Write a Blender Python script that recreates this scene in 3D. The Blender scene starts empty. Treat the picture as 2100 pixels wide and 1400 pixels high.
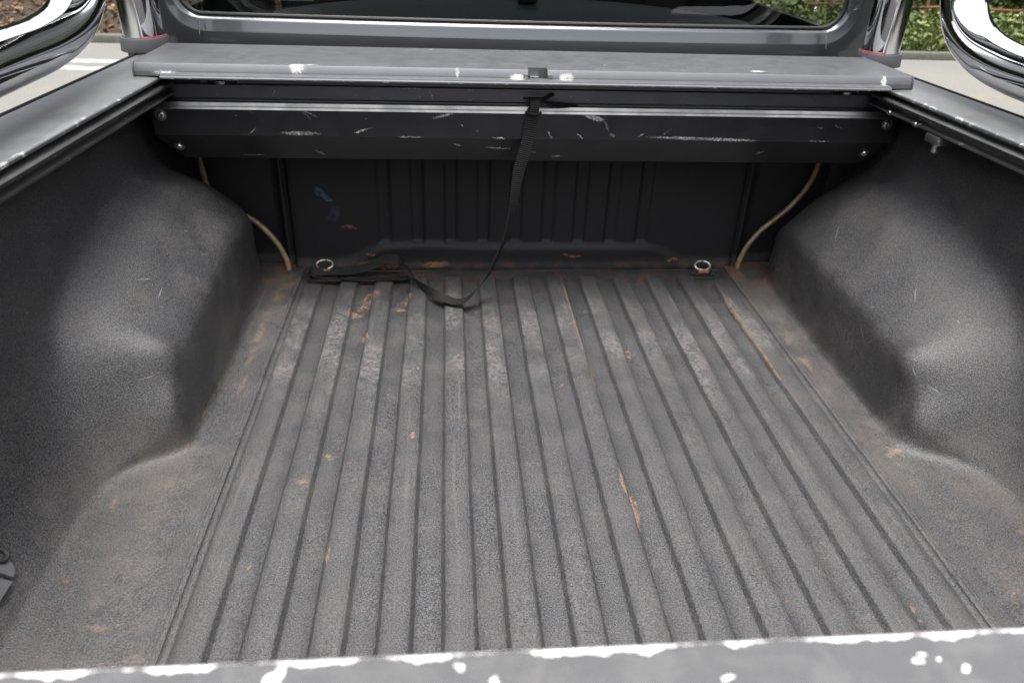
import bpy, math, random
import numpy as np
from mathutils import Vector, Matrix, noise as mnoise

random.seed(7)
rng = np.random.default_rng(7)
S = bpy.context.scene
col = S.collection
BASE = 0.80                      # bed floor above the ground (m)

# ------------------------------------------------------------------ camera
cd = bpy.data.cameras.new('camera')
cam = bpy.data.objects.new('camera', cd)
col.objects.link(cam)
cam.location = (-0.16726, -0.41608, 0.77546 + BASE)
cam.rotation_euler = (1.03545746, -0.0324612, -0.0755999)
cd.sensor_width = 36.0
cd.lens = 26.3457
cd.clip_start = 0.02
cd.clip_end = 2000
cd.dof.use_dof = True
cd.dof.focus_distance = 1.35
cd.dof.aperture_fstop = 6.5
S.camera = cam

# ------------------------------------------------------------------ light: overcast sky, broad weak sun
SUN_EL, SUN_AZ = math.radians(76), math.radians(190)     # azimuth clockwise from +Y
w = bpy.data.worlds.new('World')
S.world = w
w.use_nodes = True
wt = w.node_tree
for n in list(wt.nodes):
    wt.nodes.remove(n)
sky = wt.nodes.new('ShaderNodeTexSky')
sky.sky_type = 'NISHITA'
sky.sun_disc = False
sky.sun_elevation = SUN_EL
sky.sun_rotation = SUN_AZ
sky.air_density = 1.0
sky.dust_density = 4.0
sky.ozone_density = 1.0
hs = wt.nodes.new('ShaderNodeHueSaturation')
hs.inputs['Saturation'].default_value = 0.16
bg = wt.nodes.new('ShaderNodeBackground')
bg.inputs['Strength'].default_value = 0.11
wo = wt.nodes.new('ShaderNodeOutputWorld')
wt.links.new(sky.outputs[0], hs.inputs['Color'])
wt.links.new(hs.outputs[0], bg.inputs['Color'])
wt.links.new(bg.outputs[0], wo.inputs['Surface'])
sd = bpy.data.lights.new('sun', 'SUN')
sd.energy = 1.5
sd.angle = math.radians(35)
sd.color = (1.0, 0.97, 0.93)
sun = bpy.data.objects.new('sun', sd)
col.objects.link(sun)
sun.rotation_euler = (math.pi / 2 - SUN_EL, 0, math.pi - SUN_AZ)
sun.location = (0, 0, 8)

S.view_settings.view_transform = 'Standard'
S.view_settings.look = 'None'
S.view_settings.gamma = 1
S.view_settings.use_curve_mapping = False
S.view_settings.exposure = 2.08
S.cycles.use_denoising = True
S.cycles.denoising_prefilter = 'NONE'
S.cycles.max_bounces = 8
S.cycles.glossy_bounces = 5
S.cycles.diffuse_bounces = 4
S.cycles.caustics_reflective = False
S.cycles.caustics_refractive = False

# ------------------------------------------------------------------ node helper
class Mat:
    def __init__(s, name):
        s.m = bpy.data.materials.new(name)
        s.m.use_nodes = True
        s.t = s.m.node_tree
        for n in list(s.t.nodes):
            s.t.nodes.remove(n)
        s.out = s.t.nodes.new('ShaderNodeOutputMaterial')
        s.b = s.t.nodes.new('ShaderNodeBsdfPrincipled')
        s.t.links.new(s.b.outputs[0], s.out.inputs['Surface'])
        s.tc = s.t.nodes.new('ShaderNodeTexCoord')
        s.P = s.tc.outputs['Object']
        s._xyz = None
    def put(s, sock, v):
        if v is None:
            return
        if hasattr(v, 'is_linked'):
            s.t.links.new(v, sock)
        elif isinstance(v, (tuple, list)) and sock.type == 'RGBA' and len(v) == 3:
            sock.default_value = (*v, 1)
        else:
            sock.default_value = v
    def set(s, **k):
        names = dict(color='Base Color', rough='Roughness', metal='Metallic', spec='Specular IOR Level',
                     normal='Normal', coat='Coat Weight', coat_rough='Coat Roughness', ior='IOR')
        for a, v in k.items():
            s.put(s.b.inputs[names[a]], v)
        return s
    def xyz(s):
        if s._xyz is None:
            n = s.t.nodes.new('ShaderNodeSeparateXYZ')
            s.t.links.new(s.P, n.inputs[0])
            s._xyz = n.outputs
        return s._xyz
    def math(s, op, a, b=None, c=None, clamp=False):
        n = s.t.nodes.new('ShaderNodeMath')
        n.operation = op
        n.use_clamp = clamp
        for i, v in enumerate((a, b, c)):
            s.put(n.inputs[i], v)
        return n.outputs[0]
    def ramp(s, v, lo, hi, a=0.0, b=1.0, smooth=True):
        n = s.t.nodes.new('ShaderNodeMapRange')
        n.interpolation_type = 'SMOOTHSTEP' if smooth else 'LINEAR'
        s.put(n.inputs['Value'], v)
        if lo > hi:
            lo, hi, a, b = hi, lo, b, a
        n.inputs['From Min'].default_value = lo
        n.inputs['From Max'].default_value = hi
        n.inputs['To Min'].default_value = a
        n.inputs['To Max'].default_value = b
        return n.outputs[0]
    def noise(s, scale, detail=3, rough=0.5, vec=None, dist=0.0, color=False):
        n = s.t.nodes.new('ShaderNodeTexNoise')
        s.t.links.new(s.P if vec is None else vec, n.inputs['Vector'])
        n.inputs['Scale'].default_value = scale
        n.inputs['Detail'].default_value = detail
        n.inputs['Roughness'].default_value = rough
        n.inputs['Distortion'].default_value = dist
        return n.outputs['Color' if color else 'Fac']
    def voro(s, scale, out='Distance', vec=None):
        n = s.t.nodes.new('ShaderNodeTexVoronoi')
        s.t.links.new(s.P if vec is None else vec, n.inputs['Vector'])
        n.inputs['Scale'].default_value = scale
        return n.outputs[out]
    def scale(s, sc, loc=(0, 0, 0), rot=(0, 0, 0), vec=None):
        n = s.t.nodes.new('ShaderNodeMapping')
        s.t.links.new(s.P if vec is None else vec, n.inputs[0])
        n.inputs['Scale'].default_value = sc
        n.inputs['Location'].default_value = loc
        n.inputs['Rotation'].default_value = rot
        return n.outputs[0]
    def mix(s, f, a, b):
        n = s.t.nodes.new('ShaderNodeMix')
        n.data_type = 'RGBA'
        s.put(n.inputs[0], f)
        s.put(n.inputs[6], a)
        s.put(n.inputs[7], b)
        return n.outputs[2]
    def fmix(s, f, a, b):
        n = s.t.nodes.new('ShaderNodeMix')
        n.data_type = 'FLOAT'
        s.put(n.inputs[0], f)
        s.put(n.inputs[2], a)
        s.put(n.inputs[3], b)
        return n.outputs[0]
    def warp(s, amp, scale, detail=3):
        c = s.noise(scale, detail, color=True)
        a = s.t.nodes.new('ShaderNodeVectorMath')
        a.operation = 'SUBTRACT'
        s.t.links.new(c, a.inputs[0])
        a.inputs[1].default_value = (0.5, 0.5, 0.5)
        m = s.t.nodes.new('ShaderNodeVectorMath')
        m.operation = 'MULTIPLY_ADD'
        s.t.links.new(a.outputs[0], m.inputs[0])
        m.inputs[1].default_value = (amp, amp, amp)
        s.t.links.new(s.P, m.inputs[2])
        return m.outputs[0]
    def blobs(s, lst, vec=None, soft=0.12):
        """union of turned ellipsoids: (centre, radii, rotation)"""
        cur = None
        for c, r, ro in lst:
            n = s.t.nodes.new('ShaderNodeMapping')
            n.vector_type = 'TEXTURE'
            s.t.links.new(s.P if vec is None else vec, n.inputs[0])
            n.inputs['Location'].default_value = c
            n.inputs['Scale'].default_value = r
            n.inputs['Rotation'].default_value = ro
            l = s.t.nodes.new('ShaderNodeVectorMath')
            l.operation = 'LENGTH'
            s.t.links.new(n.outputs[0], l.inputs[0])
            v = l.outputs['Value']
            cur = v if cur is None else s.math('MINIMUM', cur, v)
        return s.ramp(cur, 1.0 + soft, 1.0 - soft)
    def bump(s, h, strength=0.3, dist=0.001, normal=None):
        n = s.t.nodes.new('ShaderNodeBump')
        n.inputs['Strength'].default_value = strength
        n.inputs['Distance'].default_value = dist
        s.t.links.new(h, n.inputs['Height'])
        if normal is not None:
            s.t.links.new(normal, n.inputs['Normal'])
        return n.outputs[0]

# ------------------------------------------------------------------ mesh helpers
def tagp(o, **k):
    for a, v in k.items():
        o[a] = v
    return o

def obj(name, V, F, mat, parent=None, smooth=True, angle=40, bevel=0.0, seg=2):
    me = bpy.data.meshes.new(name)
    me.from_pydata([tuple(map(float, v)) for v in V], [], [tuple(int(i) for i in f) for f in F])
    me.validate()
    o = bpy.data.objects.new(name, me)
    col.objects.link(o)
    if mat is not None:
        me.materials.append(mat.m if isinstance(mat, Mat) else mat)
    if parent is not None:
        o.parent = parent
    import bmesh
    bm = bmesh.new()
    bm.from_mesh(me)
    bmesh.ops.recalc_face_normals(bm, faces=bm.faces)
    if bevel:
        es = [e for e in bm.edges if e.is_manifold and e.calc_face_angle(0) > math.radians(30)]
        bmesh.ops.bevel(bm, geom=es, offset=bevel, segments=seg, profile=0.6, affect='EDGES', clamp_overlap=True)
    bm.to_mesh(me)
    bm.free()
    if smooth:
        me.polygons.foreach_set('use_smooth', [True] * len(me.polygons))
        if angle:
            me.set_sharp_from_angle(angle=math.radians(angle))
    return o

class MB:
    def __init__(s):
        s.V, s.F = [], []
    def add(s, V, F):
        k = len(s.V)
        s.V += [tuple(v) for v in V]
        s.F += [tuple(i + k for i in f) for f in F]
        return s
    def box(s, x0, x1, y0, y1, z0, z1):
        V = [(x, y, z) for z in (z0, z1) for y in (y0, y1) for x in (x0, x1)]
        return s.add(V, [(0, 2, 3, 1), (4, 5, 7, 6), (0, 1, 5, 4), (2, 6, 7, 3), (0, 4, 6, 2), (1, 3, 7, 5)])
    def sweep(s, pts, r, n=20, closed=False, cap=True):
        pts = [Vector(p) for p in pts]
        N = len(pts)
        T = []
        for i in range(N):
            a = pts[(i - 1) % N] if (closed or i > 0) else pts[0]
            b = pts[(i + 1) % N] if (closed or i < N - 1) else pts[-1]
            T.append((b - a).normalized())
        up = Vector((0, 0, 1)) if abs(T[0].z) < 0.9 else Vector((0, 1, 0))
        nrm = (up - T[0] * up.dot(T[0])).normalized()
        V, F = [], []
        for i in range(N):
            if i:
                q = T[i - 1].rotation_difference(T[i])
                nrm = q @ nrm
                nrm = (nrm - T[i] * nrm.dot(T[i])).normalized()
            bn = T[i].cross(nrm)
            ri = r[i] if isinstance(r, (list, tuple)) else r
            for k in range(n):
                a = 2 * math.pi * k / n
                V.append(pts[i] + (nrm * math.cos(a) + bn * math.sin(a)) * ri)
        for i in range(N if closed else N - 1):
            j = (i + 1) % N
            for k in range(n):
                l = (k + 1) % n
                F.append((i * n + k, j * n + k, j * n + l, i * n + l))
        if cap and not closed:
            F.append(tuple(range(n - 1, -1, -1)))
            F.append(tuple((N - 1) * n + k for k in range(n)))
        return s.add(V, F)
    def extrude_x(s, prof, xs, fx=None):
        """closed (y,z) profile swept along x"""
        n = len(prof)
        V = []
        for x in xs:
            for (y, z) in prof:
                V.append((x, y, z) if fx is None else fx(x, y, z))
        F = []
        for i in range(len(xs) - 1):
            for k in range(n):
                l = (k + 1) % n
                F.append((i * n + k, i * n + l, (i + 1) * n + l, (i + 1) * n + k))
        F.append(tuple(range(n)))
        F.append(tuple((len(xs) - 1) * n + k for k in range(n - 1, -1, -1)))
        return s.add(V, F)
    def obj(s, name, mat, parent=None, **k):
        return obj(name, s.V, s.F, mat, parent, **k)

def cr(pts, n=12, closed=False):
    """Catmull-Rom through points"""
    P = [np.array(p, float) for p in pts]
    out = []
    N = len(P)
    R = range(N if closed else N - 1)
    for i in R:
        if closed:
            a, b, c, d = P[(i - 1) % N], P[i], P[(i + 1) % N], P[(i + 2) % N]
        else:
            b, c = P[i], P[i + 1]
            a = P[i - 1] if i else 2 * b - c
            d = P[i + 2] if i + 2 < N else 2 * c - b
        for k in range(n):
            t = k / n
            out.append(0.5 * ((2 * b) + (c - a) * t + (2 * a - 5 * b + 4 * c - d) * t * t + (3 * b - 3 * c + d - a) * t ** 3))
    if not closed:
        out.append(P[-1])
    return out

# ------------------------------------------------------------------ materials
def liner_material(name, floor=False, wall=False):
    m = Mat(name)
    x, y, z = m.xyz()
    big = m.noise(3.1, 4, 0.6)
    mid = m.noise(14, 5, 0.65)
    fine = m.noise(540, 2, 0.6)
    base = m.mix(m.ramp(fine, 0.40, 0.62), (0.008, 0.008, 0.009), (0.058, 0.0575, 0.0605))
    ax = m.math('ABSOLUTE', x)
    # dust
    dust = m.math('MULTIPLY', m.ramp(mid, 0.42, 0.75), 0.14)
    if floor or wall:
        side = m.math('MULTIPLY', m.ramp(ax, 0.46, 0.56), m.ramp(z, 0.10, 0.01))
        dust = m.math('ADD', dust, m.math('MULTIPLY', side, m.math('MULTIPLY', m.ramp(big, 0.38, 0.62, 0.02, 0.26), m.ramp(m.noise(7, 5, 0.7), 0.35, 0.65, 0.15, 1.0))), clamp=True)
    base = m.mix(dust, base, (0.125, 0.105, 0.088))
    rough = m.fmix(m.ramp(mid, 0.3, 0.7), 0.43, 0.56)
    if floor:
        # worn rib tops: pale, swirling scuffs
        sw = m.noise(55, 4, 0.7, dist=2.2)
        top = m.ramp(z, -0.0035, -0.0012)
        inner = m.ramp(ax, 0.505, 0.495)
        yj = m.math('ADD', y, m.math('MULTIPLY', m.math('SUBTRACT', m.noise(1, 2, vec=m.scale((17, 0.6, 0))), 0.5), 0.55))
        yz = m.math('MULTIPLY', m.ramp(yj, 0.62, 0.86), m.ramp(yj, 1.12, 1.00))
        yz = m.math('MULTIPLY', yz, m.ramp(m.noise(5, 3, 0.6), 0.38, 0.58, 0.1, 1.0))
        sc = m.math('MULTIPLY', m.math('MULTIPLY', top, inner), m.math('MULTIPLY', yz, m.ramp(sw, 0.40, 0.62, 0.05, 0.75)))
        streak = m.noise(1, 4, 0.6, vec=m.scale((90, 3.5, 1)))
        sc2 = m.math('MULTIPLY', m.math('MULTIPLY', top, inner), m.ramp(streak, 0.50, 0.80, 0.05, 0.5))
        base = m.mix(m.math('MAXIMUM', m.math('MULTIPLY', sc, m.ramp(big, 0.30, 0.55, 0.35, 1.0)), m.math('MULTIPLY', sc2, 0.6)), base, (0.135, 0.125, 0.122))
        wv = m.warp(0.014, 60)
        tan = m.blobs([((-0.345, 1.10, 0), (0.016, 0.030, 0.05), (0, 0, -0.2)), ((-0.372, 1.02, 0), (0.016, 0.014, 0.05), (0, 0, 0.2)),
                       ((-0.358, 1.05, 0), (0.013, 0.018, 0.05), (0, 0, 0)), ((-0.264, 1.085, 0), (0.009, 0.022, 0.05), (0, 0, -0.2)),
                       ((-0.275, 1.045, 0), (0.012, 0.008, 0.05), (0, 0, 0)),
                       
                       ((0.098, 0.455, 0), (0.005, 0.025, 0.05), (0, 0, 0.04)), ((0.106, 0.405, 0), (0.004, 0.036, 0.05), (0, 0, -0.02)),
                       
                       ((-0.232, 0.585, 0), (0.005, 0.010, 0.05), (0, 0, 0)), ((-0.366, 0.545, 0), (0.008, 0.009, 0.05), (0, 0, 0)),
                       ((-0.395, 0.475, 0), (0.009, 0.007, 0.05), (0, 0, 0.3)), ((0.19, 0.85, 0), (0.005, 0.016, 0.05), (0, 0, 0)),
                       ((-0.338, 0.33, 0), (0.004, 0.02, 0.05), (0, 0, 0.1)), ((0.435, 0.20, 0), (0.004, 0.012, 0.05), (0, 0, 0.1)),
                       ((-0.34, 0.92, 0), (0.006, 0.02, 0.05), (0, 0, 0))], wv, 0.35)
        brk = m.ramp(m.noise(110, 4, 0.7), 0.42, 0.58)
        tan = m.math('MULTIPLY', tan, brk)
        lin = m.blobs([((0.0985, 1.09, 0), (0.0036, 0.115, 0.05), (0, 0, 0.0)), ((0.0990, 0.92, 0), (0.0030, 0.10, 0.05), (0, 0, 0.0)), ((0.1000, 0.76, 0), (0.0022, 0.05, 0.05), (0, 0, 0)),
                       ((0.4605, 0.98, 0), (0.0020, 0.10, 0.05), (0, 0, 0.0)), ((0.4610, 0.80, 0), (0.0016, 0.09, 0.05), (0, 0, 0.0)), ((0.0985, 0.455, 0), (0.0035, 0.030, 0.05), (0, 0, 0)), ((0.1035, 0.40, 0), (0.0028, 0.036, 0.05), (0, 0, 0))], m.warp(0.0035, 90), 0.4)
        lin = m.math('MULTIPLY', lin, m.ramp(m.noise(1, 3, 0.6, vec=m.scale((4, 60, 1))), 0.34, 0.50, 0.15, 0.9))
        tan = m.math('MAXIMUM', tan, lin)
        spots = m.math('MULTIPLY', m.ramp(m.noise(38, 3, 0.5), 0.735, 0.775), 0.8)
        base = m.mix(m.math('MULTIPLY', m.math('MAXIMUM', tan, spots), m.ramp(m.noise(260, 3, 0.7), 0.30, 0.60, 0.25, 0.95)), base, m.mix(m.noise(70, 2), (0.19, 0.085, 0.038), (0.16, 0.108, 0.062)))
        # red brown rust along the front gutter
        fr = m.math('MULTIPLY', m.ramp(y, 1.13, 1.22), m.ramp(m.noise(22, 4, 0.65), 0.50, 0.68))
        base = m.mix(m.math('MULTIPLY', fr, 0.7), base, m.mix(m.noise(60, 2), (0.20, 0.065, 0.03), (0.09, 0.05, 0.03)))
        front_dark = m.math('MULTIPLY', m.ramp(y, 1.10, 1.20), m.ramp(m.noise(16, 3), 0.30, 0.55))  # blotchy darker tone, growing towards the front of the floor
        base = m.mix(m.math('MULTIPLY', front_dark, 0.5), base, (0.02, 0.019, 0.018))
        rough = m.fmix(tan, rough, 0.85)
    if wall:
        wv = m.warp(0.02, 26)
        edge = m.blobs([((-0.586, 0.66, 0.004), (0.006, 0.10, 0.006), (0, 0, -0.03)), ((-0.588, 0.80, 0.004), (0.004, 0.06, 0.005), (0, 0, 0)),
                        ((-0.553, 0.92, 0), (0.008, 0.12, 0.02), (0, 0, 0.0)), ((-0.545, 0.74, 0), (0.004, 0.06, 0.02), (0, 0, 0)),
                        ((-0.545, 1.10, 0), (0.012, 0.04, 0.02), (0, 0, 0)),
                        ((0.535, 0.86, 0), (0.010, 0.14, 0.02), (0, 0, 0)), ((-0.60, 0.575, 0.05), (0.006, 0.012, 0.012), (0, 0, 0)),
                        ((-0.66, 0.30, 0), (0.012, 0.008, 0.03), (0, 0, 0.2)),
                        ((-0.60, 0.22, 0), (0.016, 0.005, 0.03), (0, 0, 0.1)), ((-0.60, 0.48, 0), (0.018, 0.01, 0.02), (0, 0, 0)),
                        ((0.66, 0.33, 0), (0.012, 0.008, 0.03), (0, 0, 0.4))], wv, 0.5)
        edge = m.math('MULTIPLY', edge, m.math('MULTIPLY', m.ramp(m.noise(48, 4, 0.6), 0.42, 0.62, 0.0, 0.7), m.ramp(m.noise(200, 3, 0.7), 0.3, 0.6, 0.2, 1.0)))
        base = m.mix(edge, base, m.mix(m.noise(50, 2), (0.14, 0.088, 0.048), (0.115, 0.085, 0.055)))
        al = m.blobs([((-0.588, 0.70, 0.002), (0.0045, 0.13, 0.006), (0, 0, 0.0)), ((-0.589, 0.585, 0.003), (0.0035, 0.03, 0.006), (0, 0, 0))], m.warp(0.004, 70), 0.35)
        al = m.math('MULTIPLY', al, m.ramp(m.noise(1, 3, 0.6, vec=m.scale((4, 34, 1))), 0.36, 0.52, 0.1, 0.95))
        base = m.mix(al, base, m.mix(m.noise(60, 2), (0.21, 0.10, 0.045), (0.17, 0.11, 0.06)))
        fr = m.math('MULTIPLY', m.math('MULTIPLY', m.ramp(y, 1.08, 1.20), m.ramp(z, 0.05, 0.0)), m.ramp(m.noise(22, 4, 0.65), 0.45, 0.65))
        base = m.mix(m.math('MULTIPLY', fr, 0.7), base, m.mix(m.noise(60, 2), (0.20, 0.07, 0.03), (0.10, 0.055, 0.035)))
        rust2 = m.math('MULTIPLY', m.ramp(m.noise(10, 5, 0.7), 0.60, 0.72), m.math('MULTIPLY', m.ramp(z, 0.03, 0.0), m.ramp(y, 0.62, 0.5)))
        base = m.mix(m.math('MULTIPLY', rust2, 0.6), base, (0.24, 0.15, 0.085))
        # hair-fine scratches and pale scuffs
        scr = []
        rr = random.Random(5)
        for i in range(26):
            sgn = rr.choice((-1, 1))
            yy = rr.uniform(0.5, 1.15)
            zz = rr.uniform(0.03, 0.24)
            scr.append(((sgn * (0.60 + max(0, zz - 0.15) * 0.8), yy, zz), (0.05, rr.uniform(0.003, 0.018), 0.0005), (rr.uniform(-1.2, 1.2), 0, 0)))
        sm = m.blobs(scr, m.warp(0.006, 30, 1), 0.5)
        base = m.mix(m.math('MULTIPLY', sm, 0.5), base, (0.30, 0.29, 0.28))
    m.set(color=base, rough=rough, spec=0.65)
    gr = m.math('ADD', m.noise(600, 2, 0.6), m.math('MULTIPLY', m.noise(1300, 1, 0.5), 0.3))
    lump = m.noise(26, 3, 0.5)
    n1 = m.bump(lump, 0.35, 0.004)
    m.set(normal=m.bump(gr, 0.7, 0.0016, n1))
    return m

M = {}
M['floor'] = liner_material('bed_liner_floor', floor=True)
M['wall'] = liner_material('bed_liner_wall', wall=True)

def head_material():
    m = Mat('bed_liner_headboard')
    x, y, z = m.xyz()
    fine = m.noise(420, 2, 0.6)
    base = m.mix(m.ramp(fine, 0.3, 0.7), (0.005, 0.005, 0.006), (0.010, 0.010, 0.0115))
    wv = m.warp(0.02, 50)
    blue = m.blobs([((-0.461, 1.25, 0.182), (0.014, 0.05, 0.008), (0, 0.6, 0)), ((-0.447, 1.25, 0.168), (0.010, 0.05, 0.006), (0, 0.5, 0))], wv, 0.3)
    base = m.mix(m.math('MULTIPLY', blue, m.ramp(m.noise(90, 4, 0.7), 0.35, 0.6, 0.2, 1)), base, (0.032, 0.085, 0.14))
    blue2 = m.blobs([((-0.434, 1.25, 0.130), (0.011, 0.05, 0.022), (0, 0.25, 0))], wv, 0.4)
    base = m.mix(m.math('MULTIPLY', m.math('MULTIPLY', blue2, 0.6), m.ramp(m.noise(90, 4, 0.7), 0.35, 0.6, 0.2, 1)), base, (0.035, 0.045, 0.085))
    rust = m.blobs([((-0.402, 1.25, 0.098), (0.017, 0.05, 0.005), (0, 0, 0)), ((-0.355, 1.25, 0.030), (0.012, 0.05, 0.005), (0, 0, 0)),
                    ((-0.20, 1.25, 0.006), (0.03, 0.05, 0.007), (0, 0, 0)), ((-0.33, 1.25, 0.006), (0.05, 0.05, 0.010), (0, 0, 0)),
                    ((0.13, 1.25, 0.028), (0.02, 0.05, 0.003), (0, 0, 0)), ((0.38, 1.25, 0.018), (0.012, 0.05, 0.004), (0, 0, 0))], wv, 0.35)
    rust = m.math('MULTIPLY', rust, m.ramp(m.noise(60, 3), 0.36, 0.5))
    base = m.mix(m.math('MULTIPLY', m.math('MULTIPLY', rust, 0.8), m.ramp(m.noise(220, 3, 0.7), 0.3, 0.6, 0.2, 1.0)), base, (0.22, 0.09, 0.036))
    low = m.math('MULTIPLY', m.ramp(z, 0.03, 0.0), m.ramp(m.noise(25, 4, 0.6), 0.45, 0.65))
    base = m.mix(m.math('MULTIPLY', low, 0.5), base, (0.07, 0.03, 0.018))
    m.set(color=base, rough=0.6, spec=0.35, normal=m.bump(fine, 0.4, 0.0012))
    return m
M['head'] = head_material()

def coat_material(name, base=(0.022, 0.022, 0.024), rough=0.36, marks=None, edge=None, dirt=0.25, metal=0.85):
    """dark anodised aluminium, scraped to bare bright metal (marks) where it was knocked"""
    m = Mat(name)
    fine = m.noise(900, 2, 0.5)
    mid = m.noise(9, 5, 0.65)
    c = m.mix(m.math('MULTIPLY', m.ramp(mid, 0.45, 0.75), dirt), base, tuple(min(1, v * 1.5 + 0.02) for v in base))
    r = m.fmix(m.ramp(m.noise(30, 4, 0.6), 0.3, 0.7), rough - 0.04, rough + 0.06)
    mt = metal
    for e in ([m.blobs(marks, m.warp(0.009, 260, 5), 0.3)] if marks else []) + ([edge(m)] if edge else []):
        e = m.math('MULTIPLY', e, m.math('MULTIPLY', m.ramp(m.noise(330, 3, 0.7), 0.32, 0.60, 0.15, 1.0), m.ramp(m.noise(24, 3, 0.6), 0.35, 0.60, 0.35, 1.0)))
        c = m.mix(m.math('MULTIPLY', e, 0.95), c, (0.60, 0.58, 0.57))
        r = m.fmix(e, r, 0.5)
        mt = m.fmix(e, mt, 0.1)
    m.set(color=c, rough=r, metal=mt, normal=m.bump(fine, 0.12, 0.0004))
    return m

def rand_marks(n, x0, x1, yc, z0, z1, seed, big=0.012):
    r = random.Random(seed)
    L = []
    for i in range(n):
        L.append(((r.uniform(x0, x1), yc, r.uniform(z0, z1)), (r.uniform(0.001, 1) ** 2 * big + 0.0012, 0.03, r.uniform(0.0003, 0.0008)), (0, r.uniform(-1.4, 1.4), 0)))
    return L

rm = rand_marks(20, -0.62, 0.62, 1.045, 0.375, 0.425, 3)
box_marks = rm + [((-0.45, 1.045, 0.374), (0.034, 0.03, 0.0035), (0, 0, 0)), ((0.34, 1.045, 0.372), (0.10, 0.03, 0.0028), (0, 0.02, 0)),
    ((0.115, 1.045, 0.411), (0.022, 0.03, 0.0045), (0, 0.25, 0)), ((0.142, 1.045, 0.395), (0.012, 0.03, 0.002), (0, 1.1, 0)), ((0.155, 1.045, 0.377), (0.006, 0.03, 0.003), (0, 0.4, 0)),
    ((-0.175, 1.045, 0.411), (0.022, 0.03, 0.002), (0, -0.28, 0)), ((-0.33, 1.045, 0.381), (0.018, 0.03, 0.001), (0, -0.3, 0)),
    ((0.03, 1.045, 0.377), (0.008, 0.03, 0.0015), (0, 1.0, 0)), ((0.09, 1.045, 0.375), (0.007, 0.03, 0.0012), (0, 0.8, 0)),
    ((-0.43, 1.045, 0.412), (0.016, 0.03, 0.0012), (0, 0.5, 0)), ((0.24, 1.045, 0.424), (0.02, 0.03, 0.002), (0, 0, 0)),
    ((-0.24, 1.045, 0.369), (0.02, 0.03, 0.0015), (0, 0, 0)), ((-0.07, 1.045, 0.369), (0.012, 0.03, 0.0013), (0, 0, 0)), ((0.58, 1.045, 0.370), (0.02, 0.03, 0.0013), (0, 0, 0))]
box_marks += [((x, 1.075, z), (rx, 0.05, 0.0012), (0, a, 0)) for x, z, rx, a in ((-0.15, 0.352, 0.008, 0.3), (-0.07, 0.345, 0.024, 0.05), (0.0, 0.336, 0.007, 0.1), (0.05, 0.326, 0.01, -0.1), (-0.42, 0.33, 0.01, 0.6), (0.47, 0.34, 0.008, -0.4), (-0.55, 0.322, 0.02, 0))]
M['box'] = coat_material('black_powder_coat_box', (0.055, 0.055, 0.058), 0.34, box_marks)
bar_marks = rand_marks(20, -0.6, 0.6, 1.07, 0.434, 0.456, 11, 0.008) + [((-0.24, 1.07, 0.455), (0.018, 0.03, 0.0008), (0, 0, 0)), ((-0.2, 1.07, 0.444), (0.013, 0.03, 0.0008), (0, 1.2, 0))]
M['bar'] = coat_material('black_powder_coat_bar', (0.17, 0.17, 0.19), 0.40, bar_marks)
lid_marks = [((-0.434, 1.010, 0.498), (0.014, 0.007, 0.014), (0, 0, 0.1)), ((-0.416, 1.014, 0.502), (0.016, 0.0035, 0.014), (0, 0, 0.1)), ((-0.15, 1.010, 0.496), (0.0032, 0.007, 0.020), (0, 0, 0)),
    ((-0.04, 1.0, 0.493), (0.014, 0.008, 0.006), (0, 0, 0)), ((0.05, 1.0, 0.493), (0.013, 0.010, 0.008), (0, 0, 0)), ((0.42, 1.03, 0.505), (0.014, 0.006, 0.01), (0, 0, 0.05)),
    ((-0.665, 1.005, 0.489), (0.02, 0.01, 0.003), (0, 0, 0)), ((0.66, 1.005, 0.495), (0.005, 0.01, 0.01), (0, 0, 0)), ((-0.2, 1.19, 0.505), (0.004, 0.006, 0.01), (0, 0, 0)), ((0.13, 1.06, 0.505), (0.003, 0.004, 0.01), (0, 0, 0))]
def lid_edge(m):
    x, y, z = m.xyz()
    ragged = m.math('MULTIPLY', m.ramp(m.noise(70, 4, 0.7), 0.54, 0.64), m.ramp(z, 0.4848, 0.4836))
    return m.math('MULTIPLY', ragged, 0.9)
M['lid'] = coat_material('black_powder_coat_lid', (0.125, 0.13, 0.138), 0.50, lid_marks, lid_edge, 0.18)

def rail_edge(m):
    x, y, z = m.xyz()
    d = m.math('ADD', m.math('ABSOLUTE', x), m.math('MULTIPLY', y, 0.047))      # = 0.725 at the inner edge
    n = m.noise(46, 4, 0.75)
    lip = m.math('MULTIPLY', m.ramp(n, 0.555, 0.60), m.ramp(d, 0.7315, 0.7275))
    low = m.math('MULTIPLY', m.ramp(m.noise(60, 4, 0.75), 0.61, 0.66), m.ramp(z, 0.462, 0.455))
    top = m.ramp(z, 0.470, 0.474)
    return m.math('MAXIMUM', m.math('MULTIPLY', lip, top), low)
M['rail'] = coat_material('black_powder_coat_rail', (0.22, 0.225, 0.23), 0.46, None, rail_edge, 0.18)
M['track'] = coat_material('black_track', (0.17, 0.17, 0.17), 0.40, None, rail_edge, 0.5)

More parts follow.
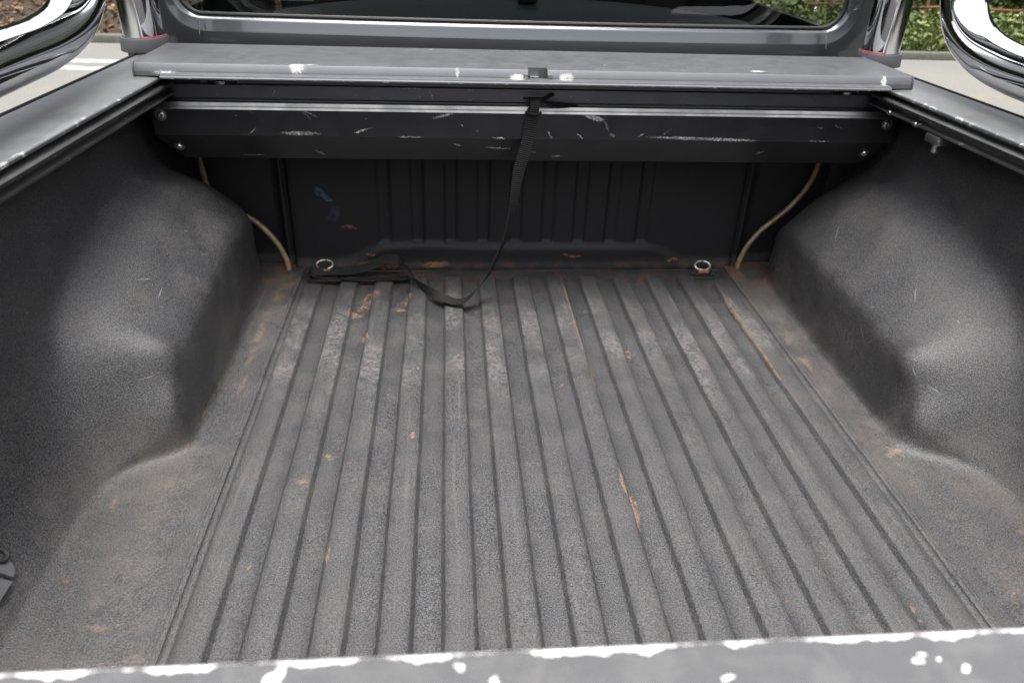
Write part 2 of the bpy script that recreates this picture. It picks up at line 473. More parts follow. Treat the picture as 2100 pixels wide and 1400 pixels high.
def paint_material(name, c, metal, rough, edge=None):
    m = Mat(name)
    fl = m.noise(1600, 1)
    cc = m.mix(m.ramp(fl, 0.3, 0.7), tuple(v * 0.85 for v in c), tuple(min(1, v * 1.15) for v in c))
    rg = m.fmix(m.noise(12, 4), rough - 0.05, rough + 0.07)
    if edge:
        cc = m.mix(m.math('MULTIPLY', m.ramp(m.noise(28, 4, 0.7, dist=0.8), 0.42, 0.66), 0.55), cc, (0.20, 0.195, 0.19))  # pale blotches painted in for the tailgate's patchy reflections
        e = m.math('MULTIPLY', edge(m), m.ramp(m.noise(160, 4, 0.7), 0.28, 0.52, 0.25, 1.0))
        cc = m.mix(e, cc, (0.76, 0.73, 0.72))
        m.set(metal=m.fmix(e, metal, 0.0))
        rg = m.fmix(e, rg, 0.4)
    else:
        m.set(metal=metal)
    m.set(color=cc, rough=rg, coat=0.8, coat_rough=0.06)
    return m
def gate_edge(m):
    x, y, z = m.xyz()
    n = m.noise(34, 3, 0.6, vec=m.scale((1, 0.35, 0)))
    n2 = m.noise(150, 4, 0.7, vec=m.scale((1, 0.5, 0)))
    lim = m.math('ADD', m.math('ADD', m.ramp(n, 0.34, 0.72, 0.0002, 0.0075, False), m.ramp(x, -0.3, 0.1, 0.0, 0.0012)), m.math('MULTIPLY', m.math('SUBTRACT', n2, 0.5), 0.005))
    d = m.math('SUBTRACT', -0.1905, y)
    band = m.ramp(m.math('SUBTRACT', d, lim), 0.0006, -0.0006)
    wv = m.warp(0.007, 240, 5)
    bl = m.blobs([((-0.247, -0.203, 0.477), (0.003, 0.008, 0.01), (0, 0, -0.5)), ((-0.165, -0.2010, 0.477), (0.0020, 0.0022, 0.01), (0, 0, 0)), ((-0.150, -0.2085, 0.477), (0.0025, 0.0012, 0.01), (0, 0, 0)),
                  ((-0.045, -0.2125, 0.477), (0.0025, 0.0014, 0.01), (0, 0, 0.2)), ((0.047, -0.2085, 0.477), (0.0020, 0.0010, 0.01), (0, 0, 0.3)), ((0.051, -0.206, 0.477), (0.0011, 0.0009, 0.01), (0, 0, 0)),
                  ((0.057, -0.2085, 0.477), (0.0012, 0.001, 0.01), (0, 0, 0)), ((0.067, -0.2135, 0.477), (0.0026, 0.0014, 0.01), (0, 0, 0.5))], wv, 0.25)
    return m.math('MAXIMUM', band, bl)
M['gate'] = paint_material('tailgate_paint', (0.128, 0.127, 0.126), 0.7, 0.22, gate_edge)
M['cab'] = paint_material('cab_paint', (0.06, 0.064, 0.073), 0.6, 0.30)

m = Mat('chrome')
sm = m.noise(140, 4, 0.7)
m.set(color=(0.78, 0.78, 0.79), metal=1.0, rough=m.ramp(sm, 0.45, 0.8, 0.035, 0.10))
M['chrome'] = m
m = Mat('grey_plastic'); m.set(color=(0.075, 0.075, 0.08), rough=0.5, normal=m.bump(m.noise(700, 2), 0.15, 0.0004)); M['plastic'] = m
m = Mat('red_reflection'); m.set(color=(0.30, 0.015, 0.02), rough=0.35); M['red'] = m  # colour of the red reflection imitated at the chrome legs
m = Mat('black_rubber'); m.set(color=(0.018, 0.018, 0.018), rough=0.55, normal=m.bump(m.noise(500, 2), 0.15, 0.0005)); M['rubber'] = m
m = Mat('stainless'); m.set(color=m.mix(m.noise(240, 3), (0.34, 0.33, 0.32), (0.62, 0.61, 0.6)), metal=1.0, rough=m.ramp(m.noise(90, 3), 0.3, 0.7, 0.18, 0.38)); M['steel'] = m
m = Mat('zinc_ring'); m.set(color=m.mix(m.ramp(m.noise(120, 3), 0.45, 0.6), (0.45, 0.44, 0.42), (0.22, 0.15, 0.11)), metal=0.8, rough=0.42); M['ring'] = m
m = Mat('rusty_steel'); m.set(color=m.mix(m.noise(80, 4), (0.23, 0.09, 0.05), (0.10, 0.05, 0.035)), rough=0.8, normal=m.bump(m.noise(120, 3), 0.4, 0.002)); M['rust'] = m
m = Mat('dark_hollow'); m.set(color=(0.006, 0.006, 0.006), rough=0.8); M['hollow'] = m
m = Mat('drain_hose')
hz = m.xyz()[2]
m.set(color=m.mix(m.ramp(m.noise(40, 4), 0.35, 0.65), (0.26, 0.20, 0.11), (0.15, 0.10, 0.05)), rough=0.34, spec=0.6); M['hose'] = m
m = Mat('webbing')
uv = m.tc.outputs['UV']
sepn = m.t.nodes.new('ShaderNodeSeparateXYZ'); m.t.links.new(uv, sepn.inputs[0])
ribs_ = m.math('SINE', m.math('MULTIPLY', sepn.outputs[1], 2 * math.pi / 0.0042))
rl = m.math('SINE', m.math('MULTIPLY', sepn.outputs[0], 2 * math.pi / 0.0018))
hgt = m.math('ADD', m.math('MULTIPLY', ribs_, 0.5), m.math('MULTIPLY', rl, 0.12))
m.set(color=m.mix(m.ramp(hgt, -0.5, 0.5), (0.004, 0.004, 0.004), (0.016, 0.0155, 0.015)), rough=0.7, spec=0.25, normal=m.bump(hgt, 0.8, 0.0007)); M['web'] = m
m = Mat('seat_cloth'); m.set(color=m.mix(m.noise(300, 2), (0.055, 0.058, 0.06), (0.09, 0.093, 0.095)), rough=0.85); M['seat'] = m

gm = Mat('tinted_glass')
gm.t.nodes.remove(gm.b)
tr = gm.t.nodes.new('ShaderNodeBsdfTransparent'); tr.inputs[0].default_value = (0.42, 0.44, 0.44, 1)
gl = gm.t.nodes.new('ShaderNodeBsdfGlossy'); gl.inputs['Roughness'].default_value = 0.01; gl.inputs['Color'].default_value = (0.9, 0.9, 0.9, 1)
fr = gm.t.nodes.new('ShaderNodeFresnel'); fr.inputs['IOR'].default_value = 1.5
mx = gm.t.nodes.new('ShaderNodeMixShader')
gm.t.links.new(fr.outputs[0], mx.inputs[0]); gm.t.links.new(tr.outputs[0], mx.inputs[1]); gm.t.links.new(gl.outputs[0], mx.inputs[2])
gm.t.links.new(mx.outputs[0], gm.out.inputs['Surface'])
M['glass'] = gm

# ------------------------------------------------------------------ setting: ground and bank
def ground_material():
    m = Mat('worn_tarmac')
    agg = m.noise(60, 3, 0.6)
    big = m.noise(0.6, 5, 0.6)
    x, y, z = m.xyz()
    c = m.mix(m.ramp(agg, 0.3, 0.7), (0.10, 0.10, 0.095), (0.17, 0.168, 0.16))
    c = m.mix(m.math('MULTIPLY', m.ramp(big, 0.4, 0.65), 0.6), c, (0.165, 0.157, 0.14))
    c = m.mix(m.math('MULTIPLY', m.ramp(m.noise(3, 5, 0.7), 0.55, 0.72), 0.3), c, (0.085, 0.09, 0.07))
    pt = m.blobs([((-3.95, 7.9, 0), (0.62, 0.07, 1), (0, 0, 0)), ((-4.1, 7.56, 0), (0.34, 0.07, 1), (0, 0, 0.1)), ((-3.5, 7.55, 0), (0.34, 0.07, 1), (0, 0, 0.2))], m.warp(0.1, 9), 0.3)
    c = m.mix(m.math('MULTIPLY', pt, m.ramp(m.noise(25, 3), 0.3, 0.5)), c, (0.5, 0.5, 0.49))
    cr_ = m.blobs([((5.8, 6.82, 0), (1.4, 0.035, 1), (0, 0, -0.06))], m.warp(0.12, 6), 0.4)
    c = m.mix(m.math('MULTIPLY', cr_, m.ramp(m.noise(14, 3), 0.38, 0.5)), c, m.mix(m.noise(5, 2), (0.17, 0.19, 0.06), (0.14, 0.10, 0.08)))
    m.set(color=c, rough=0.75, normal=m.bump(agg, 0.5, 0.01))
    return m
V = [(-600, -600, 0), (600, -600, 0), (600, 600, 0), (-600, 600, 0)]
g = obj('ground', V, [(0, 1, 2, 3)], ground_material(), smooth=False)
tagp(g, kind='structure')

KY = 9.05                      # the verge begins here, across the nose of the truck
def bank_h(x, y):
    d = y - KY
    if d < 0:
        return 0.0
    h = 0.06 + 0.9 * (1 - math.exp(-d / 1.6)) + 0.05 * d
    h += 0.10 * mnoise.noise(Vector((x * 0.9, y * 0.9, 0))) * min(1, d) + 0.035 * mnoise.noise(Vector((x * 4, y * 4, 3))) * min(1, d * 3)
    return h
xs = np.arange(-16, 18.01, 0.16)
ys = np.concatenate([np.arange(KY, KY + 1.2, 0.08), np.arange(KY + 1.2, KY + 6, 0.3)])
V = [(x, y, -0.02 if j == 0 else bank_h(x, y)) for j, y in enumerate(ys) for x in xs]
nx = len(xs)
F = [(j * nx + i, j * nx + i + 1, (j + 1) * nx + i + 1, (j + 1) * nx + i) for j in range(len(ys) - 1) for i in range(nx - 1)]
m = Mat('bank_earth')
sel = m.ramp(m.math('ADD', m.xyz()[0], m.math('MULTIPLY', m.noise(2, 3), 3)), 1.5, 2.5)
earth = m.mix(m.noise(14, 5, 0.7), (0.018, 0.013, 0.009), (0.055, 0.037, 0.023))
green = m.mix(m.noise(18, 4, 0.7), (0.028, 0.045, 0.012), (0.07, 0.10, 0.025))
m.set(color=m.mix(sel, earth, green), rough=0.95, normal=m.bump(m.noise(20, 4), 0.7, 0.04))
b = obj('verge_bank', V, F, m)
tagp(b, kind='structure')
# stone kerb at the foot of the verge
m = Mat('kerb_stone'); m.set(color=m.mix(m.noise(20, 4), (0.05, 0.055, 0.04), (0.13, 0.13, 0.11)), rough=0.9, normal=m.bump(m.noise(40, 3), 0.5, 0.01))
kb = MB().box(-16, 18, KY - 0.12, KY + 0.02, -0.02, 0.085).obj('kerb', m, bevel=0.015)
tagp(kb, kind='structure')

def leaf_mat(name, c1, c2, rough=0.55):
    m = Mat(name)
    ob = m.t.nodes.new('ShaderNodeNewGeometry')
    r = ob.outputs['Random Per Island']
    m.set(color=m.mix(r, c1, c2), rough=rough)
    return m
M['leaf_green'] = leaf_mat('bramble_leaf', (0.025, 0.045, 0.012), (0.09, 0.11, 0.03))
M['leaf_dark'] = leaf_mat('ivy_leaf', (0.015, 0.03, 0.01), (0.05, 0.075, 0.02))
M['leaf_brown'] = leaf_mat('beech_leaf', (0.09, 0.04, 0.018), (0.26, 0.12, 0.055))
M['leaf_dull'] = leaf_mat('dry_leaf', (0.05, 0.03, 0.018), (0.20, 0.12, 0.06))
M['grass'] = leaf_mat('grass_blade', (0.05, 0.085, 0.018), (0.17, 0.19, 0.06))
M['twig'] = leaf_mat('twig_bark', (0.05, 0.033, 0.022), (0.13, 0.08, 0.05), 0.85)

def leaves(n, fpos, size, flat=0.0):
    V, F = [], []
    for i in range(n):
        p = fpos()
        if p is None:
            continue
        s = size * random.uniform(0.6, 1.35)
        a = Vector((random.gauss(0, 1), random.gauss(0, 1), random.gauss(0, 1) * (1 - flat))).normalized()
        nn = Vector((random.gauss(0, 1) * (1 - flat), random.gauss(0, 1) * (1 - flat), 1)).normalized()
        bq = a.cross(nn)
        if bq.length < 1e-3:
            continue
        bq = bq.normalized() * s * 0.36
        a = a * s * 0.5
        cup = nn * s * 0.10
        k = len(V)
        P = Vector(p)
        V += [P - a, P + bq - a * 0.1 + cup, P + a, P - bq - a * 0.1 + cup]
        F += [(k, k + 1, k + 2), (k, k + 2, k + 3)]
    return V, F

def shrub(name, label, cat, grp, cx, cy, rx, ry, h, n, lm, size, twigs=14):
    root = bpy.data.objects.new(name, None)
    col.objects.link(root)
    z0 = bank_h(cx, cy)
    root.location = (cx, cy, z0 - 0.02)
    tagp(root, label=label, category=cat, group=grp)
    cl = [(random.uniform(-0.75, 0.75) * rx, random.uniform(-0.75, 0.75) * ry, random.uniform(0.15, 0.85) * h, random.uniform(0.22, 0.42) * min(rx, h)) for i in range(16)]
    def fp():
        c = random.choice(cl)
        d = Vector((random.gauss(0, 1), random.gauss(0, 1), random.gauss(0, 1))).normalized() * c[3] * random.uniform(0.55, 1.1)
        p = Vector(c[:3]) + d
        gz = bank_h(cx + p.x, cy + p.y) - z0
        if p.z < gz + 0.02:
            p.z = gz + random.uniform(0.02, 0.2)
        return p
    V, F = leaves(n, fp, size)
    obj('foliage', V, F, lm, root, smooth=False)
    mb = MB()
    for i in range(twigs):
        c = random.choice(cl)
        q = Vector(c[:3]) * random.uniform(0.9, 1.15)
        st = Vector((q.x * 0.35, q.y * 0.35, 0))
        mid = (st + q) / 2 + Vector((random.uniform(-.12, .12), random.uniform(-.12, .12), 0.1))
        pts = cr([st, mid, q], 4)
        mb.sweep(pts, [0.011 - 0.008 * k / (len(pts) - 1) for k in range(len(pts))], 5)
    mb.obj('stems', M['twig'], root)
    return root

R_ = 'shrubs on the verge beyond the truck'
shrub('beech_shrub', 'brown leaved shrub on the bank behind the chrome bar leg by bare earth', 'shrub', R_, -4.7, 10.05, 0.9, 0.4, 0.8, 3200, M['leaf_dull'], 0.085, 22)
shrub('beech_shrub', 'russet leaved shrub low on the brown leaf covered bank', 'shrub', R_, -6.1, 10.0, 0.8, 0.4, 0.8, 2600, M['leaf_brown'], 0.08, 22)
shrub('ivy_bush', 'dark ivy bush above the brown leaf covered bank', 'bush', R_, -5.4, 11.3, 1.3, 0.6, 1.1, 3000, M['leaf_dark'], 0.09, 10)
shrub('bramble_bush', 'tangled green bramble bush behind the rusty fence, beside the chrome leg', 'bush', R_, 6.0, 9.95, 0.7, 0.28, 0.7, 3000, M['leaf_green'], 0.075, 24)
shrub('bramble_bush', 'loose green bramble bush behind the rusty fence, at its far post', 'bush', R_, 7.5, 9.98, 0.8, 0.28, 0.7, 3200, M['leaf_green'], 0.075, 26)
shrub('bramble_bush', 'bramble bush turning brown behind the rusty fence', 'bush', R_, 6.8, 10.1, 0.8, 0.3, 0.8, 2600, M['leaf_dull'], 0.08, 24)
shrub('ivy_bush', 'dark ivy bush above the grassy verge', 'bush', R_, 6.8, 10.5, 1.7, 0.35, 1.0, 3600, M['leaf_dark'], 0.09, 10)

# fallen leaves and grass nobody could count
def bank_pt(x0, x1, y0, y1, up=0.012):
    x, y = random.uniform(x0, x1), random.uniform(y0, y1)
    return Vector((x, y, bank_h(x, y) + random.uniform(0.004, up)))
V, F = leaves(3400, lambda: bank_pt(-10, 1, KY + 0.03, KY + 1.9, 0.05), 0.06, 0.45)
o = obj('fallen_leaves', V, F, M['leaf_brown'], smooth=False)
tagp(o, kind='stuff', label='orange brown fallen leaves strewn over the earth bank', category='leaves')
V, F = leaves(5200, lambda: bank_pt(-10, 1, KY + 0.03, KY + 1.9, 0.06), 0.055, 0.35)
o = obj('leaf_litter', V, F, M['leaf_dull'], smooth=False)
tagp(o, kind='stuff', label='dull brown leaf litter covering the earth bank', category='leaves')
V, F = [], []
for i in range(9000):
    x, y = random.uniform(2.5, 10.5), KY + 0.03 + abs(random.gauss(0, 0.45))
    z = bank_h(x, y)
    hgt_ = random.uniform(0.03, 0.17)
    a = random.uniform(0, 2 * math.pi)
    dx, dy = math.cos(a), math.sin(a)
    lx, ly = random.gauss(0, 0.09), random.gauss(-0.03, 0.08)
    wd = random.uniform(0.004, 0.011)
    k = len(V)
    V += [(x - dx * wd, y - dy * wd, z - 0.01), (x + dx * wd, y + dy * wd, z - 0.01), (x + lx * 0.5 + dx * wd * 0.8, y + ly * 0.5 + dy * wd * 0.8, z + hgt_ * 0.65), (x + lx * 0.5 - dx * wd * 0.8, y + ly * 0.5 - dy * wd * 0.8, z + hgt_ * 0.65), (x + lx, y + ly, z + hgt_)]
    F += [(k, k + 1, k + 2, k + 3), (k + 3, k + 2, k + 4)]
LV, LF = leaves(5200, lambda: bank_pt(2.5, 10.5, KY + 0.03, KY + 0.9, 0.15), 0.075, 0.3)
k = len(V)
V += LV
F += [tuple(i + k for i in f) for f in LF]
o = obj('verge_grass', V, F, M['grass'], smooth=False)
tagp(o, kind='stuff', label='green grass and weeds growing along the verge', category='grass')

# the wood at sides and front (seen in chrome and paint), added rear belt
def wood(a, b_, h, seed):
    a, b_ = Vector(a), Vector(b_)
    L = (b_ - a).length
    t = (b_ - a) / L
    nn = Vector((-t.y, t.x, 0))
    V, F = [], []
    nu, nv = int(L / 0.5), 18
    for j in range(nv + 1):
        for i in range(nu + 1):
            u, v = i / nu, j / nv
            hh = h * (0.75 + 0.35 * mnoise.noise(Vector((u * L * 0.25, seed, 0))))
            p = a + t * (u * L)
            q = Vector((p.x * 0.5, p.y * 0.5, v * 3 + seed))
            off = 1.1 * mnoise.noise(q) + 0.5 * mnoise.noise(q * 2.7) - 1.6 * v * v
            V.append(p + nn * off + Vector((0, 0, v * hh)))
    F = [(j * (nu + 1) + i, j * (nu + 1) + i + 1, (j + 1) * (nu + 1) + i + 1, (j + 1) * (nu + 1) + i) for j in range(nv) for i in range(nu)]
    n0 = len(V)
    def fp():
        k = random.randrange(n0)
        return V[k] + Vector((random.gauss(0, .3), random.gauss(0, .3), abs(random.gauss(0, .3))))
    LV, LF = leaves(9000, fp, 0.30)
    return V + LV, F + [tuple(i + n0 for i in f) for f in LF]
for k, (a, b_) in enumerate((((-10.5, -13, 0), (-10.5, 14.5, 0)), ((-12, 14.2, 0), (13, 14.2, 0)), ((11.5, 14.5, 0), (11.5, -13, 0)), ((12, -12.5, 0), (-12, -12.5, 0)))):  # last belt is unseen, added behind the truck to cut low sky light
    V, F = wood(a, b_, 7.5 if k < 3 else 5.0, 3.1 + k * 7)
    o = obj('woodland', V, F, M['leaf_dark'], smooth=False)
    tagp(o, kind='stuff', label=('dark wood on the side of the bare earth bank', 'dark wood rising behind the verge', 'dark wood on the side of the grassy verge', 'added dark wood behind the tailgate end of the truck, shading the bed')[k], category='woodland')

# rusty iron fence behind the grass
root = bpy.data.objects.new('iron_fence', None); col.objects.link(root)
FY = KY + 0.62
root.location = (6.6, FY, bank_h(6.6, FY))
tagp(root, label='low rusty iron rail fence standing in the grassy verge', category='fence')
for zz in (0.14, 0.36):
    MB().sweep([(-2.2 + i * 0.275, 0.015 * math.sin(i * 1.7), zz + 0.012 * math.sin(i * 1.1)) for i in range(17)], 0.014, 8).obj('fence_rail', M['rust'], root)
for xx in (-1.9, -0.6, 0.75, 2.0):
    MB().box(xx - 0.02, xx + 0.02, -0.012, 0.012, bank_h(6.6 + xx, FY) - bank_h(6.6, FY) - 0.1, 0.55).obj('fence_post', M['rust'], root, bevel=0.004)

# ------------------------------------------------------------------ the truck
truck = bpy.data.objects.new('pickup_truck', None)
col.objects.link(truck)
truck.location = (0, 0, BASE)
tagp(truck, label='worn pickup truck load bed with ribbed black liner, roller cover box and chrome bar', category='pickup truck')

# ---- ribbed floor: 13 raised ribs, 40 mm wide, 40 mm apart
GR = -0.0115
px, pz, isrib = [], [], []
def add_p(x, z, rib):
    px.append(x); pz.append(z); isrib.append(rib)
add_p(-0.5125, 0.0005, 0); add_p(-0.5105, -0.004, 0)
for k in range(0, 25, 2):
    x0, x1 = (k - 12.5) * 0.04, (k + 1 - 12.5) * 0.04
    add_p(x0 - 0.0045, GR if k else -0.0055, 0); add_p(x0 - 0.0018, GR * 0.8 if k else -0.005, 1); add_p(x0 + 0.0008, GR * 0.2, 1); add_p(x0 + 0.0035, 0, 1)
    add_p(x0 + 0.014, 0.0004, 1); add_p(x1 - 0.014, 0.0004, 1)
    add_p(x1 - 0.0035, 0, 1); add_p(x1 - 0.0008, GR * 0.2, 1); add_p(x1 + 0.0018, GR * 0.8 if k < 24 else -0.005, 1); add_p(x1 + 0.0045, GR if k < 24 else -0.0055, 0)
    if k < 24:
        add_p(x1 + 0.02, GR, 0)
add_p(0.5105, -0.004, 0); add_p(0.5125, 0.0005, 0)
yv = list(np.linspace(-0.188, 1.14, 70)) + list(np.linspace(1.15, 1.245, 34))
V = []
n = len(px)
for y in yv:
    for i in range(n):
        k = px[i]
        ye = 1.200 if abs(k) < 0.43 else 1.165
        f = min(1, max(0, (ye - y) / 0.014))
        f = f * f * (3 - 2 * f)
        z = pz[i]
        if isrib[i]:
            z = GR + (z - GR) * f
        z += 0.0012 * mnoise.noise(Vector((k * 9, y * 5, 0.3))) + 0.0007 * mnoise.noise(Vector((k * 30, y * 14, 2.3)))
        xo = 0.0009 * mnoise.noise(Vector((k * 3, y * 6, 5.1)))
        V.append((k + xo, y, z))
F = [(j * n + i, j * n + i + 1, (j + 1) * n + i + 1, (j + 1) * n + i) for j in range(len(yv) - 1) for i in range(n - 1)]
obj('bed_floor', V, F, M['floor'], truck, angle=0)

# ---- side walls with wheel arches (lofted sections, smoothed)
def interp(tab, y):
    return float(np.interp(y, [t[0] for t in tab], [t[1] for t in tab]))
def side_wall(s):
    if s < 0:
        XB = [(-.2, .690), (.30, .690), (.44, .688), (.49, .672), (.525, .640), (.545, .603), (.556, .587), (.70, .584), (1.0, .590), (1.15, .592), (1.19, .598), (1.215, .62), (1.24, .66), (1.26, .69)]
        HR = [(-.2, .02), (.46, .02), (.52, .032), (.545, .050), (.57, .112), (.60, .150), (.70, .162), (.85, .178), (1.0, .194), (1.1, .194), (1.165, .176), (1.20, .145), (1.23, .10), (1.26, .08)]
    else:
        XB = [(-.2, .690), (.27, .690), (.40, .688), (.455, .672), (.488, .640), (.508, .603), (.520, .590), (.60, .582), (.80, .584), (1.0, .590), (1.15, .594), (1.19, .60), (1.215, .62), (1.24, .66), (1.26, .69)]
        HR = [(-.2, .02), (.42, .02), (.48, .032), (.51, .050), (.54, .098), (.58, .138), (.68, .150), (.85, .160), (1.0, .160), (1.1, .158), (1.165, .145), (1.20, .12), (1.23, .095), (1.26, .08)]
    HT = [(-.2, .09), (.20, .09), (.38, .10), (.46, .135), (.55, .21), (.65, .255), (.75, .28), (.88, .31), (.98, .318), (1.08, .302), (1.15, .270), (1.20, .228), (1.23, .19), (1.26, .16)]
    ys = np.arange(-0.188, 1.2901, 0.009)
    nseg = (14, 14, 4, 9, 9, 14)
    G = []
    for y in ys:
        xb, hr, ht = interp(XB, y), interp(HR, y), interp(HT, y)
        top = 0.768
        bl = min(1.0, max(0.0, (hr - 0.02) / 0.06))          # 0 behind the arch, 1 on it
        rx, rz = xb + 0.014 + 0.012 * bl, hr + 0.010 * bl
        pts = [(0.5115, 0.0), (xb, 0.0), (xb + 0.005, hr * 0.90), (rx, rz), (rx + (0.745 - rx) * 0.5 - 0.004 * bl, rz + (ht - rz) * 0.5 + 0.010 * bl), (0.745, ht), (top, 0.452)]
        row = []
        for q in range(6):
            a, b2 = pts[q], pts[q + 1]
            for k in range(nseg[q]):
                t = k / nseg[q]
                row.append((a[0] + (b2[0] - a[0]) * t, y, a[1] + (b2[1] - a[1]) * t))
        row.append((pts[6][0], y, pts[6][1]))
        G.append(row)
    G = np.array(G)
    for it in range(8):
        A = G.copy()
        if it < 4:
            A[:, 1:-1] = 0.5 * G[:, 1:-1] + 0.25 * (G[:, :-2] + G[:, 2:])
        if it < 3:
            B = A.copy()
            B[1:-1] = 0.5 * A[1:-1] + 0.25 * (A[:-2] + A[2:])
            A = B
        if True:
            B = A.copy()
            B[:, 1:-1] = 0.34 * A[:, 1:-1] + 0.33 * (A[:, :-2] + A[:, 2:])
            B[:, 2:-2] = 0.2 * (A[:, 4:] + A[:, :-4] + B[:, 2:-2] + B[:, 1:-3] + B[:, 3:-1])
            wr = np.clip((0.555 - ys) / 0.10, 0, 1)[:, None, None]
            A = A * (1 - wr) + B * wr
        A[:, :, 1] = G[:, :, 1]
        A[:, 0] = G[:, 0]; A[:, -1] = G[:, -1]
        A[:, :8, 2] = np.minimum(A[:, :8, 2], 0.002)
        G = A
    # raised bead along the seam, dents, lumps
    d1 = np.array((0.645, 0.585, 0.115)) if s < 0 else np.array((0.640, 0.555, 0.09))
    d2 = np.array((0.625, 0.60, 0.155)) if s < 0 else np.array((0.61, 0.58, 0.13))
    d3 = np.array((0.66, 0.97, 0.25))
    for i in range(G.shape[0]):
        for j in range(G.shape[1]):
            x, y, z = G[i, j]
            e = math.exp(-(((x - d1[0]) / .05) ** 2 + ((y - d1[1]) / .028) ** 2 + ((z - d1[2]) / .035) ** 2))
            e2 = math.exp(-(((x - d2[0]) / .05) ** 2 + ((y - d2[1]) / .035) ** 2 + ((z - d2[2]) / .03) ** 2))
            e3 = math.exp(-(((x - d3[0]) / .05) ** 2 + ((y - d3[1]) / .05) ** 2 + ((z - d3[2]) / .04) ** 2))
            amt = 0.020 * e - 0.010 * e2 + 0.004 * e3
            L = 0.004 * mnoise.noise(Vector((x * 6 * s, y * 6, z * 6))) + 0.0018 * mnoise.noise(Vector((x * 17 * s, y * 17, z * 17 + 4)))
            if j > 12:
                wgt = min(1, (j - 12) / 6) * min(1, (G.shape[1] - 1 - j) / 5)
                G[i, j, 0] += amt + L * wgt
                G[i, j, 2] += (-0.6 * amt + 0.4 * L) * wgt
            u = x
            if j < 14:
                z2 = 0.0022 * math.exp(-((u - 0.5165) / 0.0028) ** 2) + 0.0012 * math.exp(-((u - 0.5225) / 0.002) ** 2) - 0.0012 * max(0, min(1, (u - 0.545) / 0.004))
                G[i, j, 2] += z2 + (0.0008 * mnoise.noise(Vector((x * 8, y * 8, 1))) if j else 0)
    # put extra columns near the seam so the beads have shape
    cols = []
    useam = (0.5115, 0.5140, 0.5165, 0.5195, 0.5210, 0.5225, 0.5250, 0.5320, 0.5440, 0.5500)
    out = []
    for i in range(G.shape[0]):
        row = []
        for u in useam:
            z2 = 0.0024 * math.exp(-((u - 0.5165) / 0.0026) ** 2) + 0.0014 * math.exp(-((u - 0.5225) / 0.0016) ** 2) - 0.0012 * max(0, min(1, (u - 0.545) / 0.004))
            row.append((u, G[i, 0, 1], z2))
        keep = [tuple(G[i, j]) for j in range(1, G.shape[1]) if not (j < 16 and G[i, j, 0] < 0.555)]
        out.append(row)
        G2 = np.array([tuple(G[i, j]) for j in range(G.shape[1])])
        # resample strip between 0.555 and point 12
        x12, z12 = G2[11, 0], G2[11, 2]
        for t in np.linspace(0, 1, 6):
            xx = 0.556 + (x12 - 0.556) * t
            row.append((xx, G[i, 0, 1], float(np.interp(xx, G2[:12, 0], G2[:12, 2])) if t > 0.5 else -0.0012))
        row += [tuple(G2[j]) for j in range(12, G2.shape[0])]
    G = np.array(out)
    wq = np.clip((0.60 - ys) / 0.08, 0, 1)[:, None]
    for it in range(14):                     # soft sweep from the floor up behind the arch
        Z = G[:, :, [0, 2]].copy()
        Z[:, 11:-3] = 0.5 * Z[:, 11:-3] + 0.25 * (Z[:, 10:-4] + Z[:, 12:-2])
        G[:, :, [0, 2]] = G[:, :, [0, 2]] * (1 - wq[:, :, None]) + Z * wq[:, :, None]
    G[:, :, 0] *= s
    ny, nc = G.shape[:2]
    idx = np.arange(ny * nc).reshape(ny, nc)
    V = G.reshape(-1, 3)
    # vertex normals from the grid, shared by both pieces so the join is seamless
    du = np.gradient(G, axis=1); dv = np.gradient(G, axis=0)
    N = np.cross(du, dv)
    N /= np.linalg.norm(N, axis=2, keepdims=True) + 1e-12
    ref = np.array((-s * 0.6, 0, 0.8))
    N[(N @ ref) < 0] *= -1
    N = N.reshape(-1, 3)
    j0 = nc - 1 - 14 - 18 - 4 - 13
    j1 = nc - 1 - 14 + 2
    i0 = int((0.50 + 0.188) / 0.009)
    pieces = {'side_wall': [], 'wheel_arch': []}
    for i in range(ny - 1):
        for j in range(nc - 1):
            f = (idx[i, j], idx[i, j + 1], idx[i + 1, j + 1], idx[i + 1, j])
            if s < 0:
                f = f[::-1]
            pieces['wheel_arch' if (j0 <= j < j1 and i >= i0) else 'side_wall'].append(f)
    par = truck
    for nm in ('side_wall', 'wheel_arch'):
        fs = pieces[nm]
        used = sorted({v for f in fs for v in f})
        mp = {v: k for k, v in enumerate(used)}
        me = bpy.data.meshes.new(nm)
        me.from_pydata([tuple(map(float, V[v])) for v in used], [], [tuple(mp[v] for v in f) for f in fs])
        me.materials.append(M['wall'].m)
        me.polygons.foreach_set('use_smooth', [True] * len(me.polygons))
        me.normals_split_custom_set_from_vertices([tuple(map(float, N[v])) for v in used])
        o = bpy.data.objects.new(nm, me)
        col.objects.link(o)
        o.parent = par
        if nm == 'side_wall':
            par = o
side_wall(-1)
side_wall(1)

